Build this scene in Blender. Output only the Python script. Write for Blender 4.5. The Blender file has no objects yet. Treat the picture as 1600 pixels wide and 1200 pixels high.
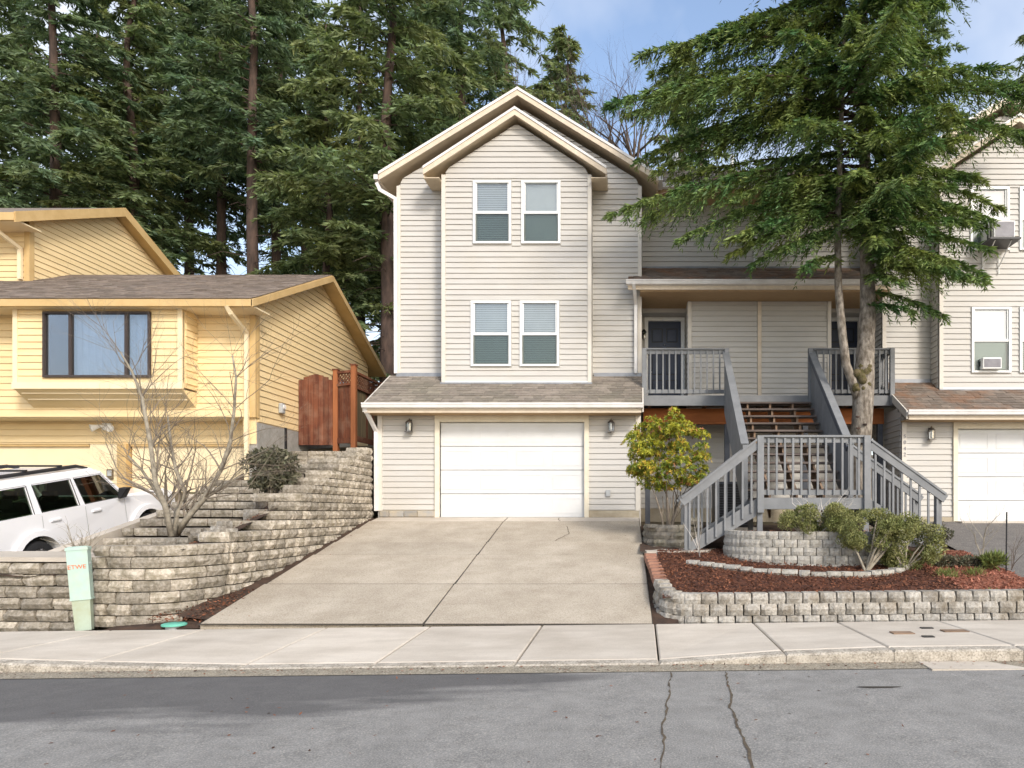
import bpy, math, random
import numpy as np
from mathutils import Vector, Matrix
R = math.radians
random.seed(7)
SC = bpy.context.scene
COL = SC.collection

# ------------------------------------------------------------------ camera, sky, sun, exposure
CAMZ, F = 1.65, 1100.0
cam_d = bpy.data.cameras.new("camera")
cam = bpy.data.objects.new("camera", cam_d); COL.objects.link(cam)
cam.location = (0, 0, CAMZ); cam.rotation_euler = (R(90), 0, 0)
cam_d.sensor_width = 36.0; cam_d.lens = 36.0 * F / 1600.0
cam_d.shift_x = -0.125; cam_d.shift_y = 0.125
cam_d.clip_end = 3000
SC.camera = cam

SUN_EL, SUN_AZ = R(33), R(147)          # azimuth clockwise from +Y: behind the camera, to the right
W = bpy.data.worlds.new("World"); SC.world = W; W.use_nodes = True
nt = W.node_tree
sky = nt.nodes.new("ShaderNodeTexSky"); sky.sky_type = 'NISHITA'; sky.sun_disc = False
sky.sun_elevation = SUN_EL; sky.sun_rotation = SUN_AZ; sky.air_density = 1.0; sky.dust_density = 1.8; sky.ozone_density = 1.0
bg = nt.nodes["Background"]; bg.inputs[1].default_value = 0.15
# thin broken cloud over the whole sky
tc = nt.nodes.new("ShaderNodeTexCoord"); cn = nt.nodes.new("ShaderNodeTexNoise"); cn.inputs["Scale"].default_value = 1.9; cn.inputs["Detail"].default_value = 6
cmp_ = nt.nodes.new("ShaderNodeMapping"); cmp_.inputs["Location"].default_value = (.3, 7.5, 3.9)
nt.links.new(tc.outputs["Generated"], cmp_.inputs[0]); nt.links.new(cmp_.outputs[0], cn.inputs["Vector"])
cr_ = nt.nodes.new("ShaderNodeMapRange"); cr_.inputs[1].default_value = .38; cr_.inputs[2].default_value = .66; cr_.inputs[3].default_value = .05; cr_.inputs[4].default_value = .90
nt.links.new(cn.outputs[0], cr_.inputs[0])
cm = nt.nodes.new("ShaderNodeMix"); cm.data_type = 'RGBA'; cm.inputs[7].default_value = (4.1, 4.15, 4.3, 1)
nt.links.new(cr_.outputs[0], cm.inputs[0]); nt.links.new(sky.outputs[0], cm.inputs[6]); nt.links.new(cm.outputs[2], bg.inputs[0])
sun_d = bpy.data.lights.new("sun", 'SUN'); sun_d.energy = 1.4; sun_d.angle = R(12); sun_d.color = (1.0, 0.95, 0.88)
sun = bpy.data.objects.new("sun", sun_d); COL.objects.link(sun)
sdir = Vector((math.sin(SUN_AZ) * math.cos(SUN_EL), math.cos(SUN_AZ) * math.cos(SUN_EL), math.sin(SUN_EL)))
sun.rotation_euler = (-sdir).to_track_quat('-Z', 'Y').to_euler()
sun.location = sdir * 60
vs = SC.view_settings
vs.view_transform = 'Standard'; vs.look = 'None'; vs.gamma = 1.0; vs.exposure = 1.0; vs.use_curve_mapping = False

# ------------------------------------------------------------------ materials
MAT = {}
def pm(name, c1, c2=None, scale=6.0, rough=0.8, bump=0.0, bscale=60.0, rand=0.0, island=0.0, stretch=(1, 1, 1),
       metal=0.0, stain=None, stain_scale=0.8, stain_amt=0.5, spec=0.35, trans=None, attr=None, detail=5.0, coat=0.0, lo=0.35, hi=0.65, fleck=0.0, fscale=70.0):
    m = bpy.data.materials.new(name); m.use_nodes = True
    n, l = m.node_tree.nodes, m.node_tree.links
    b = n["Principled BSDF"]
    geo = n.new("ShaderNodeNewGeometry")
    mp = n.new("ShaderNodeMapping"); mp.inputs["Scale"].default_value = stretch
    l.new(geo.outputs["Position"], mp.inputs["Vector"])
    col = None
    def mix(kind, fac, a, bb):
        x = n.new("ShaderNodeMix"); x.data_type = 'RGBA'; x.blend_type = kind
        for s, v in ((x.inputs[0], fac), (x.inputs[6], a), (x.inputs[7], bb)):
            if hasattr(v, "links"): l.new(v, s)
            elif isinstance(v, (int, float)): s.default_value = v
            else: s.default_value = (*v, 1)
        return x.outputs[2]
    def rng(sock, a, bb, x0=0.0, x1=1.0):
        r = n.new("ShaderNodeMapRange"); r.inputs[1].default_value = x0; r.inputs[2].default_value = x1
        r.inputs[3].default_value = a; r.inputs[4].default_value = bb; l.new(sock, r.inputs[0]); return r.outputs[0]
    def noise(sc, det=detail, vec=None):
        t = n.new("ShaderNodeTexNoise"); t.inputs["Scale"].default_value = sc; t.inputs["Detail"].default_value = det
        t.inputs["Roughness"].default_value = 0.6
        l.new(vec or mp.outputs[0], t.inputs["Vector"]); return t.outputs[0]
    if c2 is None: c2 = tuple(v * 0.85 for v in c1)
    if attr:
        a = n.new("ShaderNodeAttribute"); a.attribute_name = attr; col = a.outputs["Color"]
        col = mix('MULTIPLY', 1.0, col, mix('MIX', rng(noise(scale), 0, 1, lo, hi), (1, 1, 1), (0.7, 0.7, 0.7)))
    else:
        col = mix('MIX', rng(noise(scale), 0, 1, lo, hi), c1, c2)
    if stain:
        col = mix('MIX', rng(noise(stain_scale, 6.0, geo.outputs["Position"]), 0, stain_amt, 0.45, 0.7), col, stain)
    if fleck:
        fn = noise(fscale, 2.0, geo.outputs["Position"])
        col = mix('MIX', rng(fn, 0, fleck, .53, .66), col, (.62, .56, .47)); col = mix('MIX', rng(fn, fleck, 0, .34, .47), col, (.07, .06, .05))
    if rand:
        oi = n.new("ShaderNodeObjectInfo"); v = rng(oi.outputs["Random"], 1 - rand, 1 + rand)
        cc = n.new("ShaderNodeCombineColor"); [l.new(v, cc.inputs[i]) for i in range(3)]
        col = mix('MULTIPLY', 1.0, col, cc.outputs[0])
    if island:
        v = rng(geo.outputs["Random Per Island"], 1 - island, 1 + island)
        cc = n.new("ShaderNodeCombineColor"); [l.new(v, cc.inputs[i]) for i in range(3)]
        col = mix('MULTIPLY', 1.0, col, cc.outputs[0])
    l.new(col, b.inputs["Base Color"])
    b.inputs["Roughness"].default_value = rough; b.inputs["Metallic"].default_value = metal
    b.inputs["Specular IOR Level"].default_value = spec
    if coat: b.inputs["Coat Weight"].default_value = coat; b.inputs["Coat Roughness"].default_value = 0.08
    if bump:
        bp = n.new("ShaderNodeBump"); bp.inputs["Strength"].default_value = bump; bp.inputs["Distance"].default_value = 0.02
        l.new(noise(bscale, 6.0), bp.inputs["Height"]); l.new(bp.outputs[0], b.inputs["Normal"])
    if trans:
        out = n["Material Output"]; t = n.new("ShaderNodeBsdfTranslucent"); mx = n.new("ShaderNodeMixShader")
        l.new(mix('MULTIPLY', 1.0, col, (1.0, 1.0, 0.6)), t.inputs["Color"]); mx.inputs[0].default_value = trans
        l.new(b.outputs[0], mx.inputs[1]); l.new(t.outputs[0], mx.inputs[2]); l.new(mx.outputs[0], out.inputs["Surface"])
    MAT[name] = m
    return m

def glass(name, tint, refl=0.12, rough=0.02):
    m = bpy.data.materials.new(name); m.use_nodes = True
    n, l = m.node_tree.nodes, m.node_tree.links
    n.remove(n["Principled BSDF"])
    tr = n.new("ShaderNodeBsdfTransparent"); tr.inputs[0].default_value = (*tint, 1)
    gl = n.new("ShaderNodeBsdfGlossy"); gl.inputs["Roughness"].default_value = rough
    fr = n.new("ShaderNodeFresnel"); fr.inputs[0].default_value = 1.5
    mr = n.new("ShaderNodeMapRange"); mr.inputs[3].default_value = refl; mr.inputs[4].default_value = 1.0
    l.new(fr.outputs[0], mr.inputs[0])
    mx = n.new("ShaderNodeMixShader"); l.new(mr.outputs[0], mx.inputs[0]); l.new(tr.outputs[0], mx.inputs[1]); l.new(gl.outputs[0], mx.inputs[2])
    l.new(mx.outputs[0], n["Material Output"].inputs["Surface"])
    MAT[name] = m
    return m

pm('siding', (.535, .512, .475), (.495, .472, .435), 1.5, .6, rand=.025, bump=.05, bscale=40, stretch=(1, 1, 6), stain=(.50, .46, .38), stain_scale=1.3, stain_amt=.28)
pm('trim_cream', (.64, .595, .525), (.60, .555, .485), 3, .6)
pm('rake', (.70, .60, .47), (.62, .52, .40), 4, .6, stretch=(2, 2, 2), stain=(.55, .42, .27), stain_amt=.35)
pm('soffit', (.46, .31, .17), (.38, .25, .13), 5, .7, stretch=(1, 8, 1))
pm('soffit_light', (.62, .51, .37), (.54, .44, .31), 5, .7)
pm('white_vinyl', (.82, .82, .80), (.78, .78, .76), 4, .45)
pm('garage_white', (.68, .68, .675), (.63, .63, .62), 2, .5, stain=(.66, .65, .60), stain_scale=1.1, stain_amt=.25)
pm('garage_trim', (.74, .68, .55), (.68, .61, .47), 4, .6)
pm('gutter', (.78, .75, .72), (.72, .69, .66), 3, .4, stain=(.5, .46, .40), stain_scale=3, stain_amt=.25)
pm('flashing', (.30, .31, .33), (.24, .25, .27), 5, .5, metal=.4)
pm('shingle', (.27, .23, .19), (.20, .17, .14), 10, .95, island=.24, bump=.4, bscale=120, stain=(.20, .19, .13), stain_scale=.7, stain_amt=.5)
pm('shingle_moss', (.22, .175, .14), (.16, .13, .105), 10, .95, island=.22, bump=.4, bscale=120, stain=(.24, .11, .05), stain_scale=1.6, stain_amt=.75)
pm('shingle_yellow_house', (.235, .19, .155), (.175, .14, .115), 9, .95, island=.28, bump=.4, bscale=120)
pm('roof_base', (.16, .13, .11), None, 8, .95)
pm('stone_base', (.46, .40, .30), (.36, .30, .21), 4, .9, bump=.3, bscale=30)
pm('flagstone', (.30, .31, .32), (.44, .38, .29), 5, .85, bump=.4, bscale=25, rand=.3)
pm('drive', (.50, .435, .345), (.38, .32, .245), 2.2, .92, bump=.4, bscale=160, rand=.06, stain=(.32, .265, .195), stain_scale=.8, stain_amt=.6, lo=.3, hi=.7, fleck=.32, fscale=55)
pm('walk', (.62, .555, .47), (.49, .43, .355), 2.0, .9, bump=.3, bscale=160, rand=.06, stretch=(.6, 1.6, 1), stain=(.36, .305, .24), stain_scale=1.2, stain_amt=.45, lo=.3, hi=.7, fleck=.10, fscale=60)
pm('foundation_grey', (.36, .345, .32), (.27, .26, .235), 5, .9, bump=.3, bscale=40)
pm('kerb', (.48, .43, .36), (.28, .245, .195), 7, .92, bump=.35, bscale=80, rand=.06, fleck=.5, fscale=50)
pm('gutter_pan', (.33, .285, .21), (.23, .20, .15), 9, .95, bump=.5, bscale=110, fleck=.55, fscale=60)
pm('joint', (.055, .046, .036), None, 6, .95)
pm('crack', (.13, .10, .065), (.07, .055, .04), 20, .95)
pm('block_tan', (.49, .435, .36), (.27, .23, .175), 24, .95, bump=1.0, bscale=30, rand=.30, stain=(.13, .11, .065), stain_scale=7, stain_amt=.7)
pm('block_grey', (.47, .44, .39), (.27, .245, .21), 26, .95, bump=.9, bscale=45, rand=.17, stain=(.15, .115, .07), stain_scale=4, stain_amt=.75)
pm('block_pale', (.48, .455, .41), (.31, .29, .25), 22, .95, bump=.7, bscale=50, rand=.09, stain=(.24, .21, .15), stain_scale=2.0, stain_amt=.4)
pm('block_dark', (.30, .265, .215), (.16, .14, .11), 11, .95, bump=.9, bscale=35, rand=.18, stain=(.10, .10, .05), stain_scale=2.5, stain_amt=.6)
pm('brick_red', (.36, .19, .13), (.26, .13, .09), 9, .9, bump=.5, bscale=50, rand=.12)
pm('soil', (.085, .05, .032), (.045, .028, .02), 7, 1, bump=1, bscale=30)
pm('mulch', (.115, .042, .023), (.05, .021, .014), 5, 1, island=.6, bump=.5, bscale=60)
pm('mulch_red', (.34, .125, .075), (.20, .07, .04), 4, 1, island=.5, bump=.5, bscale=60)
pm('earth', (.16, .12, .08), (.09, .08, .045), .7, 1, bump=.6, bscale=12)
pm('yellow', (.79, .615, .35), (.74, .565, .305), 1.5, .6, rand=.03, stretch=(1, 1, 5), bump=.05, bscale=40)
pm('yellow_trim', (.59, .41, .19), (.52, .35, .15), 3, .6)
pm('yellow_pale', (.82, .68, .45), (.78, .64, .41), 2, .55)
pm('window_brown', (.055, .04, .035), None, 5, .45)
pm('cedar', (.185, .062, .03), (.085, .028, .016), 7, .85, stretch=(1, 1, .12), rand=.25, bump=.4, bscale=30, stain=(.30, .20, .14), stain_scale=3, stain_amt=.35)
pm('cedar_orange', (.36, .13, .05), (.25, .085, .03), 6, .8, stretch=(1, 1, .15), rand=.12, bump=.3, bscale=30)
pm('cedar_grey', (.165, .125, .07), (.09, .07, .04), 7, .9, stretch=(1, 1, .12), rand=.25, bump=.4, bscale=30)
pm('grey_paint', (.205, .21, .215), (.17, .175, .18), 5, .6, rand=.05, bump=.1, bscale=30, stain=(.29, .29, .29), stain_scale=3, stain_amt=.3)
pm('grey_dark', (.085, .093, .11), (.065, .07, .085), 5, .6)
pm('tread_wood', (.15, .12, .105), (.09, .07, .06), 7, .85, stretch=(.2, 2, 2), rand=.15)
pm('stringer_wood', (.26, .175, .115), (.18, .12, .08), 6, .85, rand=.1)
pm('beam_orange', (.38, .125, .035), (.28, .085, .022), 5, .75, stretch=(.3, 2, 2))
pm('door_navy', (.030, .042, .080), (.024, .034, .066), 4, .4)
pm('lantern_metal', (.22, .20, .18), (.12, .11, .10), 12, .4, metal=.7)
pm('black_metal', (.02, .02, .022), None, 6, .4)
pm('grey_box', (.42, .43, .43), None, 6, .5)
pm('mint', (.40, .53, .47), (.36, .48, .42), 5, .5, stain=(.50, .47, .27), stain_scale=4, stain_amt=.3)
pm('mint_low', (.38, .45, .36), (.33, .36, .25), 5, .7)
pm('orange_ink', (.70, .12, .03), None, 5, .7)
pm('lid_green', (.16, .50, .38), (.12, .42, .31), 5, .6)
pm('car_white', (.80, .80, .82), (.79, .79, .81), 2, .28, spec=.5, coat=.5)
pm('black_plastic', (.022, .022, .025), None, 6, .5)
pm('tyre', (.018, .018, .02), None, 9, .85)
pm('rim', (.50, .50, .52), None, 5, .3, metal=.8)
pm('seat', (.06, .06, .065), None, 5, .8)
pm('blind', (.68, .74, .73), (.63, .69, .68), 3, .6)
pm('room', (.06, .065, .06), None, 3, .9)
pm('curtain', (.80, .84, .86), (.70, .75, .79), 3, .8)
pm('ac_metal', (.30, .29, .31), (.24, .23, .25), 6, .5)
pm('bark_grey', (.36, .315, .26), (.105, .085, .065), 15, .95, bump=.9, bscale=22, stretch=(1, 1, .45), stain=(.11, .085, .06), stain_scale=3, stain_amt=.6)
pm('bark_brown', (.115, .075, .058), (.05, .036, .03), 7, .95, bump=.9, bscale=14, stretch=(1, 1, .25))
pm('bark_pale', (.36, .32, .25), (.20, .17, .13), 12, .9, bump=.4, bscale=40)
pm('twig', (.14, .105, .085), (.09, .07, .055), 12, .9)
pm('twig_mid', (.26, .215, .165), (.17, .14, .11), 12, .9)
pm('twig_pale', (.62, .58, .52), (.45, .41, .36), 12, .9)
pm('moss', (.13, .10, .055), (.085, .075, .025), 12, 1, bump=1, bscale=40)
pm('fir_dark', (.13, .21, .13), (.19, .235, .11), .5, .6, island=.55, trans=.42, spec=.3)
pm('fir_mid', (.16, .235, .12), (.24, .265, .11), .6, .6, island=.55, trans=.42, spec=.3)
pm('fir_front', (.075, .165, .055), (.22, .26, .07), 1.3, .55, island=.6, trans=.3, spec=.35)
pm('leaf_attr', (.1, .1, .1), None, 6, .5, attr='leafcol', trans=.18, spec=.4, island=.2)
pm('bush_green', (.16, .185, .055), (.27, .26, .10), 5, .6, island=.4, trans=.15)
pm('rhodo', (.085, .095, .055), (.15, .13, .085), 9, .6, island=.55, trans=.08)
pm('grass', (.15, .20, .05), (.20, .22, .07), 5, .8, island=.4, trans=.15)
pm('chips', (.21, .082, .042), (.10, .042, .024), 3, 1, island=.75)
pm('chips_red', (.36, .15, .10), (.21, .09, .055), 3, 1, island=.55)
glass('glass_clear', (.95, .97, .96), .2)
glass('glass_screen', (.50, .56, .53), .03, .3)
glass('glass_yellow_house', (.82, .88, .95), .12)
glass('car_glass', (.30, .42, .28), .10)
glass('lantern_glass', (.9, .9, .9), .15)

# asphalt with a dark sealed patch that lies on the street along the kerb
def asphalt(name, a, b, patch=None, rough=.9):
    m = pm(name, a, b, 5, rough, bump=.5, bscale=180, lo=.3, hi=.7, fleck=.35, fscale=85)
    n, l = m.node_tree.nodes, m.node_tree.links
    bs = n["Principled BSDF"]; src = bs.inputs["Base Color"].links[0].from_socket
    geo = n.new("ShaderNodeNewGeometry")
    # light aggregate flecks
    vz = n.new("ShaderNodeTexNoise"); vz.inputs["Scale"].default_value = 70; vz.inputs["Detail"].default_value = 3; l.new(geo.outputs["Position"], vz.inputs["Vector"])
    r = n.new("ShaderNodeMapRange"); r.inputs[1].default_value = .60; r.inputs[2].default_value = .70; r.inputs[4].default_value = .6; l.new(vz.outputs[0], r.inputs[0])
    mx = n.new("ShaderNodeMix"); mx.data_type = 'RGBA'; mx.inputs[7].default_value = (.42, .40, .36, 1); l.new(r.outputs[0], mx.inputs[0]); l.new(src, mx.inputs[6])
    out = mx.outputs[2]
    if patch:
        sp = n.new("ShaderNodeSeparateXYZ"); l.new(geo.outputs["Position"], sp.inputs[0])
        nz = n.new("ShaderNodeTexNoise"); nz.inputs["Scale"].default_value = 1.6; nz.inputs["Detail"].default_value = 7
        mp = n.new("ShaderNodeMapping"); mp.inputs["Scale"].default_value = (.45, 2.2, 1); l.new(geo.outputs["Position"], mp.inputs[0]); l.new(mp.outputs[0], nz.inputs["Vector"])
        def mth(op, x, y):
            k = n.new("ShaderNodeMath"); k.operation = op
            for s, v in ((k.inputs[0], x), (k.inputs[1], y)):
                if hasattr(v, "links"): l.new(v, s)
                else: s.default_value = v
            return k.outputs[0]
        # edge line: Y > 5.35 on the left, climbing to the kerb at X = -0.9
        edge = mth('MAXIMUM', 5.25, mth('ADD', 6.3, mth('MULTIPLY', mth('ADD', sp.outputs[0], .9), .55)))
        d = mth('ADD', mth('SUBTRACT', sp.outputs[1], edge), mth('MULTIPLY', mth('SUBTRACT', nz.outputs[0], .5), 2.0))
        rr = n.new("ShaderNodeMapRange"); rr.inputs[1].default_value = -.2; rr.inputs[2].default_value = .3; rr.inputs[4].default_value = .72; l.new(d, rr.inputs[0])
        m2 = n.new("ShaderNodeMix"); m2.data_type = 'RGBA'; m2.inputs[7].default_value = (*patch, 1); l.new(rr.outputs[0], m2.inputs[0]); l.new(out, m2.inputs[6]); out = m2.outputs[2]
    l.new(out, bs.inputs["Base Color"])
asphalt('asphalt', (.29, .28, .265), (.20, .195, .185), (.072, .069, .070))
asphalt('asphalt_old', (.17, .155, .14), (.11, .10, .095))

# ------------------------------------------------------------------ mesh helpers
def P(px, py, Y):
    return Vector(((px - 1000.0) * Y / F, Y, CAMZ + (800.0 - py) * Y / F))

class MB:
    def __init__(s): s.v, s.f = [], []
    def add(s, vs_, fs):
        o = len(s.v); s.v += [tuple(v) for v in vs_]; s.f += [tuple(i + o for i in f) for f in fs]; return s
    def box(s, x0, x1, y0, y1, z0, z1):
        return s.add([(x0, y0, z0), (x1, y0, z0), (x1, y1, z0), (x0, y1, z0), (x0, y0, z1), (x1, y0, z1), (x1, y1, z1), (x0, y1, z1)],
                     [(0, 3, 2, 1), (4, 5, 6, 7), (0, 1, 5, 4), (1, 2, 6, 5), (2, 3, 7, 6), (3, 0, 4, 7)])
    def hexa(s, a, b):          # two quads (lists of 4 points): bottom ring, top ring
        return s.add(list(a) + list(b), [(0, 3, 2, 1), (4, 5, 6, 7), (0, 1, 5, 4), (1, 2, 6, 5), (2, 3, 7, 6), (3, 0, 4, 7)])
    def prism(s, poly, y0, y1):  # polygon of (x, z), extruded along Y
        n = len(poly)
        return s.add([(x, y0, z) for x, z in poly] + [(x, y1, z) for x, z in poly],
                     [tuple(range(n)), tuple(range(2 * n - 1, n - 1, -1))] + [(i, i + n, (i + 1) % n + n, (i + 1) % n) for i in range(n)])
    def prismx(s, poly, x0, x1):  # polygon of (y, z), extruded along X
        n = len(poly)
        return s.add([(x0, y, z) for y, z in poly] + [(x1, y, z) for y, z in poly],
                     [tuple(range(n - 1, -1, -1)), tuple(range(n, 2 * n))] + [((i + 1) % n, (i + 1) % n + n, i + n, i) for i in range(n)])
    def bar(s, p, q, w, h, up=(0, 0, 1)):  # rectangular bar from p to q, w across, h along up
        p, q, up = Vector(p), Vector(q), Vector(up)
        d = (q - p).normalized(); sd = d.cross(up).normalized() * (w / 2); u = sd.cross(d).normalized() * (h / 2)
        return s.hexa([p - sd - u, p + sd - u, p + sd + u, p - sd + u], [q - sd - u, q + sd - u, q + sd + u, q - sd + u])
    def tube(s, pts, rad, n=8, cap=True):
        pts = [Vector(p) for p in pts]; rad = rad if hasattr(rad, '__len__') else [rad] * len(pts)
        o = len(s.v); up = Vector((0.13, 0.21, 1)).normalized()
        for i, p in enumerate(pts):
            d = (pts[min(i + 1, len(pts) - 1)] - pts[max(i - 1, 0)]).normalized()
            a = d.cross(up); a = a.normalized() if a.length > 1e-4 else Vector((1, 0, 0)); b = d.cross(a).normalized()
            for k in range(n):
                t = 2 * math.pi * k / n; s.v.append(tuple(p + (a * math.cos(t) + b * math.sin(t)) * rad[i]))
        for i in range(len(pts) - 1):
            for k in range(n):
                s.f.append((o + i * n + k, o + i * n + (k + 1) % n, o + (i + 1) * n + (k + 1) % n, o + (i + 1) * n + k))
        if cap:
            s.f.append(tuple(o + k for k in range(n - 1, -1, -1))); e = o + (len(pts) - 1) * n; s.f.append(tuple(e + k for k in range(n)))
        return s
    def lathe(s, prof, c, n=16, axis='z', cap=True):
        o = len(s.v)
        for r, h in prof:
            for k in range(n):
                t = 2 * math.pi * k / n; a, b = r * math.cos(t), r * math.sin(t)
                s.v.append((c[0] + a, c[1] + b, c[2] + h) if axis == 'z' else (c[0] + h, c[1] + a, c[2] + b))
        for i in range(len(prof) - 1):
            for k in range(n): s.f.append((o + i * n + k, o + i * n + (k + 1) % n, o + (i + 1) * n + (k + 1) % n, o + (i + 1) * n + k))
        if cap: s.f.append(tuple(o + k for k in range(n - 1, -1, -1))); e = o + (len(prof) - 1) * n; s.f.append(tuple(e + k for k in range(n)))
        return s
    def mesh(s, name, mat):
        me = bpy.data.meshes.new(name); me.from_pydata(s.v, [], s.f); me.update()
        if mat: me.materials.append(MAT[mat])
        return me
    def build(s, name, mat, parent=None, smooth=False, bevel=0, **kw):
        me = s.mesh(name, mat)
        if smooth: me.polygons.foreach_set("use_smooth", [True] * len(me.polygons))
        o = put(name, me, parent)
        if bevel:
            b = o.modifiers.new("bevel", 'BEVEL'); b.width = bevel; b.segments = 2; b.limit_method = 'ANGLE'; b.angle_limit = R(40)
        for k, v in kw.items(): o[k] = v
        return o

def wloc(o):
    v = Vector((0, 0, 0))
    while o is not None: v += o.location; o = o.parent
    return v
def put(name, me, parent=None, loc=(0, 0, 0), rz=0.0, scale=None):
    o = bpy.data.objects.new(name, me); COL.objects.link(o)
    o.location = Vector(loc)
    if parent is not None: o.parent = parent; o.location -= wloc(parent)
    if rz: o.rotation_euler.z = rz
    if scale: o.scale = scale
    return o
def thing(name, label, cat, loc=(0, 0, 0), group=None):
    o = bpy.data.objects.new(name, None); COL.objects.link(o); o.location = loc; o.empty_display_size = .2
    o['label'] = label; o['category'] = cat
    if group: o['group'] = group
    return o
def struct(name, mb, mat, smooth=False):
    o = mb.build(name, mat, smooth=smooth) if isinstance(mb, MB) else mb
    o['kind'] = 'structure'; return o
def tag(o, label, cat, group=None):
    o['label'] = label; o['category'] = cat
    if group: o['group'] = group
    return o
def fast_mesh(name, verts, quads, mat, tris=False, colors=None):
    k = 3 if tris else 4
    me = bpy.data.meshes.new(name); nv, nf = len(verts), len(quads)
    me.vertices.add(nv); me.vertices.foreach_set("co", np.asarray(verts, np.float32).ravel())
    me.loops.add(nf * k); me.loops.foreach_set("vertex_index", np.asarray(quads, np.int32).ravel())
    me.polygons.add(nf); me.polygons.foreach_set("loop_start", np.arange(0, nf * k, k, dtype=np.int32))
    if colors is not None:
        at = me.color_attributes.new('leafcol', 'FLOAT_COLOR', 'POINT'); at.data.foreach_set("color", np.asarray(colors, np.float32).ravel())
    me.update(calc_edges=True); me.validate()
    if mat: me.materials.append(MAT[mat])
    return me
def diamonds(p, d, s, w, rng, flat=.6):
    """one leaf-shaped quad for each point p: direction d, length s, half width w"""
    n = len(p); d = d / (np.linalg.norm(d, axis=1, keepdims=True) + 1e-9)
    up = np.tile([0, 0, 1.0], (n, 1)) * flat + rng.normal(0, 1, (n, 3)) * (1 - flat)
    sd = np.cross(d, up); sd /= (np.linalg.norm(sd, axis=1, keepdims=True) + 1e-9)
    s, w = np.reshape(s, (-1, 1)) * np.ones((n, 1)), np.reshape(w, (-1, 1)) * np.ones((n, 1))
    v = np.stack([p, p + d * s * .45 + sd * w, p + d * s, p + d * s * .45 - sd * w], 1).reshape(-1, 3)
    return v, np.arange(4 * n).reshape(n, 4)
# ------------------------------------------------------------------ the ground, street, sidewalk, driveways
SX = .0115
def road_z(x): return .125 + SX * x
def lerp(x, xs, ys): return float(np.interp(x, xs, ys))
def drive_z(y): return lerp(y, [9, 15.15, 15.72], [.218, 1.455, 1.53])

def ground_z(x, y):
    z = lerp(y, [-400, 6, 7, 9, 15.7, 17, 28, 60, 110, 400], [-.2, -.2, -.15, -.1, 1.2, 1.3, 3.2, 6.5, 8, 8])
    if y < 9: z += SX * max(-12, min(12, x))
    if x < -6.1: z += lerp(y, [15, 18.5, 28, 45], [0, 1.75, 1.2, 0]) * min(1, (-6.1 - x) / .6)
    return z
gx = sorted(set([-400, -200, -100, -60, -40, -30, -24] + [round(-20 + .8 * i, 2) for i in range(51)] + [24, 30, 40, 60, 100, 200, 400]))
gy = sorted(set([-300, -120, -60, -30, -12, -4, 0, 3, 5, 6, 6.5, 7, 8, 9] + [round(9.6 + .6 * i, 2) for i in range(34)] + [31, 34, 38, 44, 52, 60, 75, 95, 130, 200, 400]))
m = MB()
nx = len(gx)
m.v = [(x, y, ground_z(x, y)) for y in gy for x in gx]
m.f = [(j * nx + i, j * nx + i + 1, (j + 1) * nx + i + 1, (j + 1) * nx + i) for j in range(len(gy) - 1) for i in range(nx - 1)]
struct('ground', m, 'earth', True)

XS = [-60, -30, -16, -12, -9.6, -8.2, -6.75, -5.55, -4.0, -2.68, -1.25, .19, 1.45, 2.52, 3.8, 5.2, 6.6, 8.0, 12, 16, 30, 60]
m = MB()
for a, b in zip(XS, XS[1:]):
    m.add([(a, -8, road_z(a)), (b, -8, road_z(b)), (b, 6.72, road_z(b)), (a, 6.72, road_z(a))], [(0, 1, 2, 3)])
road = struct('road', m, 'asphalt')
def crack(pts, w, seed):
    rg = random.Random(seed); m = MB(); L, Rr = [], []
    for i in range(len(pts) - 1):
        (x0, y0), (x1, y1) = pts[i], pts[i + 1]
        jx = 0
        for k in range(12):
            jx = jx * .7 + rg.gauss(0, .007); t = k / 12; x = x0 + (x1 - x0) * t + jx; y = y0 + (y1 - y0) * t; ww = w * rg.choice((.15, .5, .8, 1, 1.3))
            L.append((x - ww, y, road_z(x) + .004)); Rr.append((x + ww, y, road_z(x) + .004))
    n = len(L); m.v = L + Rr; m.f = [(i, i + n, i + n + 1, i + 1) for i in range(n - 1)]
    return m
crack([(.28, 6.7), (.24, 5.9), (.17, 5.0), (.13, 4.0), (.1, 3)], .008, 1).build('crack', 'crack', road)
crack([(.80, 6.7), (.78, 6.2), (.70, 5.3), (.69, 4.6), (.62, 3)], .009, 2).build('crack', 'crack', road)
m = MB(); ang = [(2.05 + .17 * math.cos(t) * (1 + .3 * math.sin(3 * t)), 6.02 + .035 * math.sin(t) * (1 + .3 * math.cos(2 * t)), road_z(2.05) + .005) for t in np.linspace(0, 6.1, 18)]
m.add(ang, [tuple(range(18))]); m.build('tar_patch', 'joint', road)

m = MB()
for a, b in zip(XS, XS[1:]):
    m.add([(a, 6.70, road_z(a) + .006), (b, 6.70, road_z(b) + .006), (b, 7.1, road_z(b) + .010), (a, 7.1, road_z(a) + .010)], [(0, 1, 2, 3)])
gut = struct('gutter_pan', m, 'gutter_pan')
for a, b in ((2.75, 3.78), (3.8, 5.2), (5.22, 6.6)):
    MB().box(a, b, 6.62, 6.965, road_z(a) - .05, road_z(a) + .013 + SX * .3).build('gutter_slab', 'walk', gut)

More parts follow.
